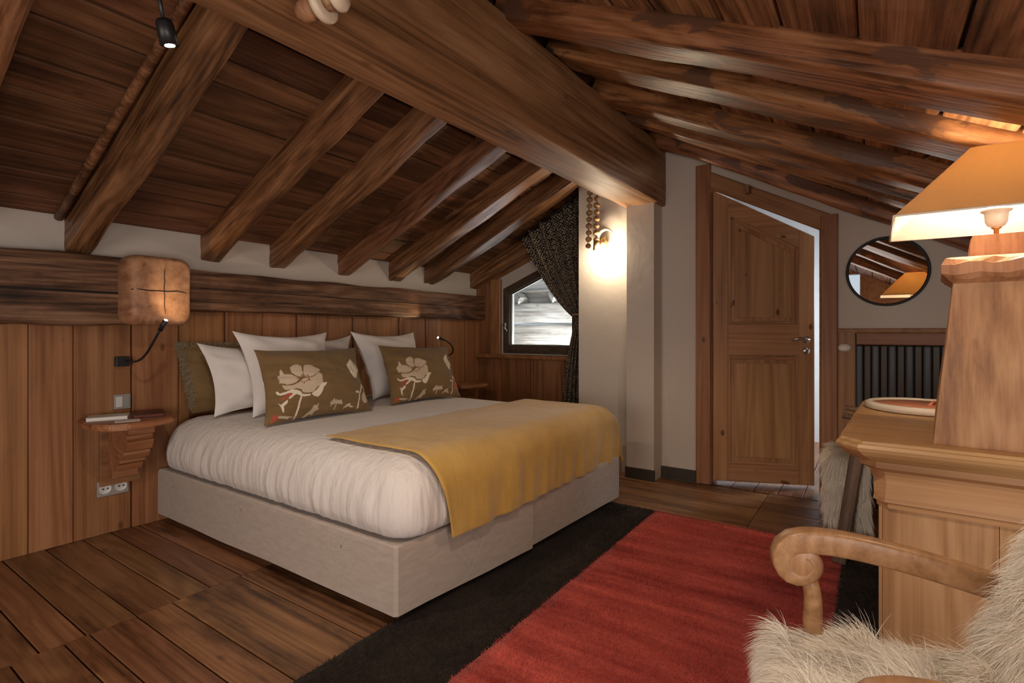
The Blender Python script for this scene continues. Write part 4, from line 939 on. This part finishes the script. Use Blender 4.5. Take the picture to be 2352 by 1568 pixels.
dprism('cornice', [outline(-.10, DT - .215, .03), outline(-.098, DT - .20, .03), outline(-.090, DT - .195, .03), outline(-.092, DT - .175, .03), outline(-.090, DT - .13, .035), outline(-.080, DT - .10, .04), outline(-.055, DT - .085, .045), outline(-.055, DT - .066, .045), outline(-.075, DT - .063, .04)], MT['desk'], 'y')
for y0, y1 in ((-.115, -.383), (-.3845, -.69)):               # end panel of two wide upright boards
    dprism('end_board', [[(.115, y0, .017), (.115, y1, .017), (.14, y1, .017), (.14, y0, .017)], [(.115, y0, DT - .214), (.115, y1, DT - .214), (.14, y1, DT - .214), (.14, y0, DT - .214)]], MT['desk'], 'z')
dprism('corner_post', [[(.108, -.105, .017), (.108, -.114, .017), (.16, -.114, .017), (.16, -.105, .017)], [(.108, -.105, DT - .214), (.108, -.114, DT - .214), (.16, -.114, DT - .214), (.16, -.105, DT - .214)]], MT['desk'], 'z')
dprism('back_panel', [[(.14, -.66, .0015), (.14, -.69, .0015), (LX - .12, -.69, .0015), (LX - .12, -.66, .0015)], [(.14, -.66, DT - .214), (.14, -.69, DT - .214), (LX - .12, -.69, DT - .214), (LX - .12, -.66, DT - .214)]], MT['desk'], 'x')
dprism('end_panel', [[(LX - .14, -.11, .0015), (LX - .14, -.66, .0015), (LX - .115, -.66, .0015), (LX - .115, -.11, .0015)], [(LX - .14, -.11, DT - .214), (LX - .14, -.66, DT - .214), (LX - .115, -.66, DT - .214), (LX - .115, -.11, DT - .214)]], MT['desk'], 'z')

# ---- tray and dish on the desk
ty = empty('round_tray', (2.78, -.16, DT), 'round tray with whitewashed rim and terracotta inside on the desk', 'tray')
Mt = Matrix.Translation((2.775, -.165, DT))
lathe('rim', [(.15, .002), (.190, .002), (.198, .006), (.199, .026), (.192, .031), (.178, .031), (.174, .026), (.172, .012)], MT['tray'], ty, Mt, n=56)
lathe('inlay', [(0, .001), (.175, .001), (.175, .024), (0, .0245)], MT['terra'], ty, Mt, n=56)
tube('rim_joint', [Mt @ Vector((.2 * math.cos(a), .2 * math.sin(a), z)) for a, z in ((math.radians(206), .004), (math.radians(206), .028))], .0012, MT['grey'], ty, n=5)
tube('grip', [Mt @ Vector((-.02 + .03 * k, -.02 - .01 * k, .024 + .012 * math.sin(math.pi * k / 3))) for k in range(4)], .006, MT['terra'], ty)
ds = lathe('dish', [(0, .002), (.09, .002), (.105, .02), (.108, .044), (.100, .046), (.094, .03), (.085, .014), (0, .012)], MT['tray'], None, Matrix.Translation((3.04, -.37, DT)), n=40); tag(ds, 'small white dish behind the terracotta tray', 'dish')
gs = lathe('drinking_glass', [(.0, .001), (.028, .001), (.033, .11), (.031, .11), (.026, .006), (0, .006)], MT['glass'], None, Matrix.Translation((2.47, -.295, DT)), n=24); tag(gs, 'clear drinking glass half hidden behind the lamp base', 'glass')

# ---- table lamp
tl = empty('table_lamp', (2.09, -.28, DT), 'large carved wooden table lamp with a lit pyramid shade', 'lamp')
LC = Vector((2.10, -.296)); LR = math.radians(-4)
def sq(hx, hy, z, c=LC, n=0, jit=0, seed=0, ch=0):
    pts = [(-hx, -hy), (hx, -hy), (hx, hy), (-hx, hy)]; out = []
    N_ = 9
    for i in range(4):
        a, b = pts[i], pts[(i+1) % 4]
        for k in range(N_):
            t = k / N_; x, y = a[0] + (b[0]-a[0]) * t, a[1] + (b[1]-a[1]) * t
            if jit: q = 1 + jit * noise.noise((x * 30 + seed, y * 30, z * 20)); x *= q; y *= q
            X = c.x + x * math.cos(LR) - y * math.sin(LR); Y = c.y + x * math.sin(LR) + y * math.cos(LR)
            out.append(Vector((X, Y, z)))
    return out
MU = Matrix.Rotation(math.radians(-90), 4, 'Y')              # local X upright so the grain runs up
def up_loft(name, rings, mat):
    Mi = MU.inverted(); V, Fc = loft([[Mi @ p for p in r] for r in rings]); return mk(name, V, Fc, mat, tl, M=MU)
zs = DT
up_loft('lamp_body', [sq(.145, .145, zs + .0005), sq(.141, .141, zs + .06, jit=.01), sq(.128, .128, zs + .19, jit=.012), sq(.113, .113, zs + .33, jit=.012), sq(.100, .100, zs + .475, jit=.01)], MT['lampw'])
def collar(z, h, amp, seed):
    out = []
    for i, p in enumerate(sq(h, h, z)):
        k = i % 9; w = math.cos(k / 9 * 2 * math.pi * 2.5 + seed) * amp; out.append(p + Vector((0, 0, w)))
    return out
up_loft('lamp_collar', [sq(.100, .100, zs + .468), collar(zs + .482, .118, .004, 0), collar(zs + .495, .127, .004, 1), collar(zs + .525, .128, .005, 2), collar(zs + .538, .118, .004, 0), sq(.105, .105, zs + .545)], MT['lampw'])
up_loft('lamp_neck', [sq(.062, .062, zs + .540), sq(.060, .060, zs + .58, jit=.02), sq(.056, .056, zs + .610, jit=.02)], MT['lampw'])
ML = Matrix.Translation((LC.x, LC.y, zs + .608))
lathe('stem', [(.006, 0), (.006, .022), (.012, .026), (.012, .03), (0.004, .032)], MT['gold'], tl, ML, n=14)
sk_ = lathe('socket', [(.010, .028), (.020, .034), (.026, .046), (.027, .060), (.0275, .061), (.028, .072), (.036, .076), (.037, .080), (.030, .083), (.0, .083)], MT['ceramic'], tl, ML, n=24)
lathe('bulb', [(.014, .083), (.026, .10), (.033, .125), (.033, .145), (.022, .168), (.0, .176)], MT['bulbl'], sk_, ML, n=20)
SZ0, SZ1, SB, STp = zs + .655, zs + .865, .258, .072
SCN = Vector((2.10, -.302))
up1 = lambda h, z: [Vector((SCN.x + sx * h, SCN.y + sy * h, z)) for sx, sy in ((-1, -1), (1, -1), (1, 1), (-1, 1))]
def shade_shell(name, off, mat, flip):
    r0, r1 = up1(SB - off, SZ0), up1(STp - off, SZ1); V = r0 + r1; Fc = [(i, (i+1) % 4, 4 + (i+1) % 4, 4 + i) for i in range(4)]
    if flip: Fc = [tuple(reversed(f)) for f in Fc]
    o = mk(name, V, Fc, mat, tl); md = o.modifiers.new('thickness', 'SOLIDIFY'); md.thickness = .0015; return o
sh = shade_shell('lamp_shade', 0, MT['shade'], False)
ln_ = shade_shell('shade_lining', .004, MT['liningt'], True); ln_.parent = sh
for i in range(4):
    a, b = up1(SB, SZ0)[i], up1(SB, SZ0)[(i+1) % 4]; tube('rim_tape', [a, b], .0028, MT['lining'], sh, n=6)
tube('shade_spider', [(SCN.x - STp, SCN.y, SZ1 - .005), (SCN.x + STp, SCN.y, SZ1 - .005)], .003, MT['gold'], sh, n=6)
tube('shade_harp', [(SCN.x, SCN.y, SZ1 - .005), (SCN.x + .04, SCN.y, SZ1 - .04), (SCN.x + .045, SCN.y, zs + .72), (LC.x + .03, LC.y, zs + .688)], .0025, MT['gold'], sh, n=6)

# ---- sheepskin strands
def strands(name, roots, mat, parent, length, width, droop=.5, curl=.5, segs=4):
    """roots: (point, normal, flow)"""
    V, Fc = [], []
    for p, n, fl_ in roots:
        l = length * random.uniform(.55, 1.15); cl = Vector((noise.noise(p * 14), noise.noise(p * 14 + Vector((5, 0, 0))), noise.noise(p * 14 + Vector((0, 9, 0)))))
        d = (n * random.uniform(.3, .75) + fl_ * random.uniform(.5, 1.1) + cl * curl + Vector((random.gauss(0, .18), random.gauss(0, .18), random.gauss(0, .18)))).normalized()
        side = d.cross(Vector((random.gauss(0, 1), random.gauss(0, 1), random.gauss(0, 1)))).normalized(); b = len(V); q = p.copy()
        for k in range(segs + 1):
            w = width * (1 - (k / segs) ** 1.6) + .0001; V.append(q - side * w); V.append(q + side * w)
            d = (d + Vector((0, 0, -droop / segs)) + fl_ * (.35 / segs) + cl * (.3 / segs)).normalized(); q = q + d * (l / segs)
        for k in range(segs): a = b + 2 * k; Fc.append((a, a + 1, a + 3, a + 2))
    o = mk(name, V, Fc, mat, parent, smooth=True); o['kind'] = 'stuff'; return o

# ---- armchair in the foreground, facing the bed (+y)
TC = Matrix.Translation((1.160, -.047, 0)) @ Matrix.Rotation(math.radians(17), 4, 'Z')   # chair-local: x across, y forward
ac = empty('armchair', (1.16, -.05, 0), 'carved wooden armchair with scrolled arms in the foreground', 'armchair')
def lc(P): return [TC @ Vector(p) for p in P]
def arm(x, top, par, wd=.046):
    """scrolled arm swept from the back to the curled front; outline in the yz plane"""
    P = bez([(-.36, .585), (-.22, .628), (-.08, .660), (.04, .684), (.115, .672)], 26)
    P = [Vector((p.x, p.y)) for p in [Vector((a.x, a.y, 0)) for a in P]]
    cen = Vector((.118, .622)); r0 = .05
    for k in range(1, 15):
        a = math.radians(92 - k * 24); r = .05 - .0022 * k; P.append(Vector((cen.x + r * math.cos(a), cen.y + r * math.sin(a))))
    V, Fc, rings = [], [], []
    for i, p in enumerate(P):
        t = (P[min(i+1, len(P)-1)] - P[max(i-1, 0)]).normalized(); n = Vector((-t.y, t.x)); hh = .025 if i < 27 else .024 * (1 - (i - 27) / 16)
        ring = []
        for a, b in rrect(wd, 2 * hh, min(.006, hh * .8), 2): ring.append((x + a, p.x + n.x * b * 1.0, p.y + n.y * b - .0))
        rings.append(ring)
    V, Fc = loft(rings); V = [TC @ Vector(v) for v in V]; o = mk('arm', V, Fc, MT['chair'], par, smooth=True)
    disc = lathe('arm_scroll', [(0, -wd/2 + .001), (.036, -wd/2 + .001), (.043, -wd/2 + .006), (.043, wd/2 - .006), (.036, wd/2 - .001), (0, wd/2 - .001)], MT['chair'], par, TC @ Matrix.Translation((x, cen.x, cen.y)) @ Matrix.Rotation(math.radians(90), 4, 'Y'), n=28)
    tube('arm_post', lc(bez([(x, .07, .42), (x, .115, .48), (x, .075, .53), (x, .105, .592)], 10)), .02, MT['chair'], par, n=12, rads=[.023 - .0006 * k for k in range(11)])
for x in (.255, -.30): arm(x, .68, ac)
for x in (.235, -.295):
    tube('leg', lc(bez([(x, .17, .0135), (x, .19, .15), (x, .15, .3), (x, .14, .40)], 8)), .022, MT['chair'], ac, rads=[.018 + .0012 * k for k in range(9)])
    tube('leg', lc(bez([(x, -.40, .0135), (x, -.30, .2), (x, -.23, .4), (x, -.42, .84)], 10)), .022, MT['chair'], ac, rads=[.018, .019, .02, .021, .022, .022, .022, .021, .02, .019, .018])
lbox('seat', TC, (-.27, -.34, .36), (.24, .16, .41), MT['chair'], ac, .01)
lbox('backrest', TC @ Matrix.Translation((0, -.205, .42)) @ Matrix.Rotation(math.radians(27), 4, 'X'), (-.25, -.03, 0), (.22, .0, .48), MT['chair'], ac, .01)
def skin():
    sk = empty('sheepskin', (1.18, -.1, .41), 'long-haired cream sheepskin draped over the foreground armchair', 'sheepskin')
    NU, NV = 30, 44; grid = []
    def P(u, v):
        """u across the chair, v from the front hem over the seat and up the back"""
        x = -.255 + .48 * u + .015 * math.sin(v * 9)
        L = v * 1.02
        if L < .14: q = L / .14; y = .178 + .012 * math.sin(q * 3.1); z = .31 + .125 * q
        elif L < .20: a = (L - .14) / .06 * math.pi / 2; y = .178 - .03 + .03 * math.cos(a); z = .435 + .03 * math.sin(a)
        elif L < .48: y = .148 - (L - .20) * .904; z = .46 + .010 * math.sin((L - .2) * 12)
        elif L < .60: a = (L - .48) / .12 * math.radians(63); y = -.105 - .115 * math.sin(a); z = .465 + .115 * (1 - math.cos(a))
        else: q = (L - .60); y = -.2075 - q * .454; z = .528 + q * .891
        z += .012 * noise.noise((u * 4, v * 6, 0)); return TC @ Vector((x, y, z))
    V = [P(i / NU, j / NV) for i in range(NU + 1) for j in range(NV + 1)]
    Fc = [(i * (NV+1) + j, (i+1) * (NV+1) + j, (i+1) * (NV+1) + j + 1, i * (NV+1) + j + 1) for i in range(NU) for j in range(NV)]
    h = mk('hide', V, Fc, MT['hide'], sk, smooth=True); md = h.modifiers.new('thickness', 'SOLIDIFY'); md.thickness = .008; md.offset = 1
    roots = []
    for _ in range(100000):
        u, v = random.random(), random.random(); p = P(u, v); e = 1e-3; n = (P(u, v + e) - p).cross(P(u + e, v) - p).normalized()
        t = (P(u, v - e) - p).normalized(); out = TC.to_3x3() @ Vector(((u - .5) * 1.3, 0, 0))
        roots.append((p, n, t * .8 + out * (abs(u - .5) * 2) ** 2))
    strands('fleece', roots, MT['fleece'], sk, .085, .0006, droop=1.1, curl=.8, segs=5)
skin()

# ---- stool with a sheepskin behind the desk
st_ = empty('side_chair', (3.28, 0.02, 0), 'dark wooden chair half hidden behind the desk', 'chair')
for x, y, dx, dy in ((3.07, .085, -.03, .06), (3.46, .095, .05, .05), (3.16, -.20, -.05, -.05), (3.46, -.20, .05, -.05)):
    board('leg', (x + dx, y + dy, .018 if x + dx < 3.25 and y > 0 else .001), (x, y, .455) if x > 3.1 else (x + .010, y - .02, .60), .058, .036, (-1, 0, 0), MT['dchair'], st_, ch=.006)
box('seat', (3.12, -.28, .455), (3.50, .125, .485), MT['dchair'], st_, .008)
for x in (3.14, 3.48):
    tube('arm_post', [(x, .07, .486), (x, .09, .72)], .011, MT['dchair'], st_); tube('arm_rail', bez([(x, -.20, .70), (x, 0, .70), (x, .135, .725)], 8), .014, MT['dchair'], st_)
tube('stretcher', [(3.15, .11, .18), (3.47, .11, .18)], .012, MT['dchair'], st_)
def skin2():
    sk = empty('sheepskin', (3.30, .05, .49), 'cream sheepskin hanging off the dark chair by the door frame', 'sheepskin')
    NU, NV = 14, 24
    def P(u, v):
        w_ = .025 + .185 * u; L = v * .66
        if L < .30: x = 3.115 - .012 * math.sin(L * 9); z = .20 + L
        elif L < .36: a = (L - .30) / .06 * math.pi / 2; x = 3.14 - .025 * math.cos(a); z = .50 + .02 * math.sin(a)
        else: x = 3.14 + (L - .36); z = .52
        return Vector((x, w_ - .05 * (L > .36) * (L - .36), z + .008 * noise.noise((u * 5, v * 5, 2))))
    V = [P(i / NU, j / NV) for i in range(NU + 1) for j in range(NV + 1)]
    Fc = [(i * (NV+1) + j, (i+1) * (NV+1) + j, (i+1) * (NV+1) + j + 1, i * (NV+1) + j + 1) for i in range(NU) for j in range(NV)]
    h = mk('hide', V, Fc, MT['hide'], sk, smooth=True); md = h.modifiers.new('thickness', 'SOLIDIFY'); md.thickness = .006; md.offset = 1
    roots = []
    for _ in range(16000):
        u, v = random.random(), random.random(); p = P(u, v); e = 1e-3; n = (P(u + e, v) - p).cross(P(u, v + e) - p).normalized() * -1; t = (P(u, v - e) - p).normalized()
        roots.append((p, n, t + Vector((0, (u - .5) * 1.0, 0))))
    strands('fleece', roots, MT['fleece'], sk, .07, .0009, droop=1.1, curl=.6)
skin2()
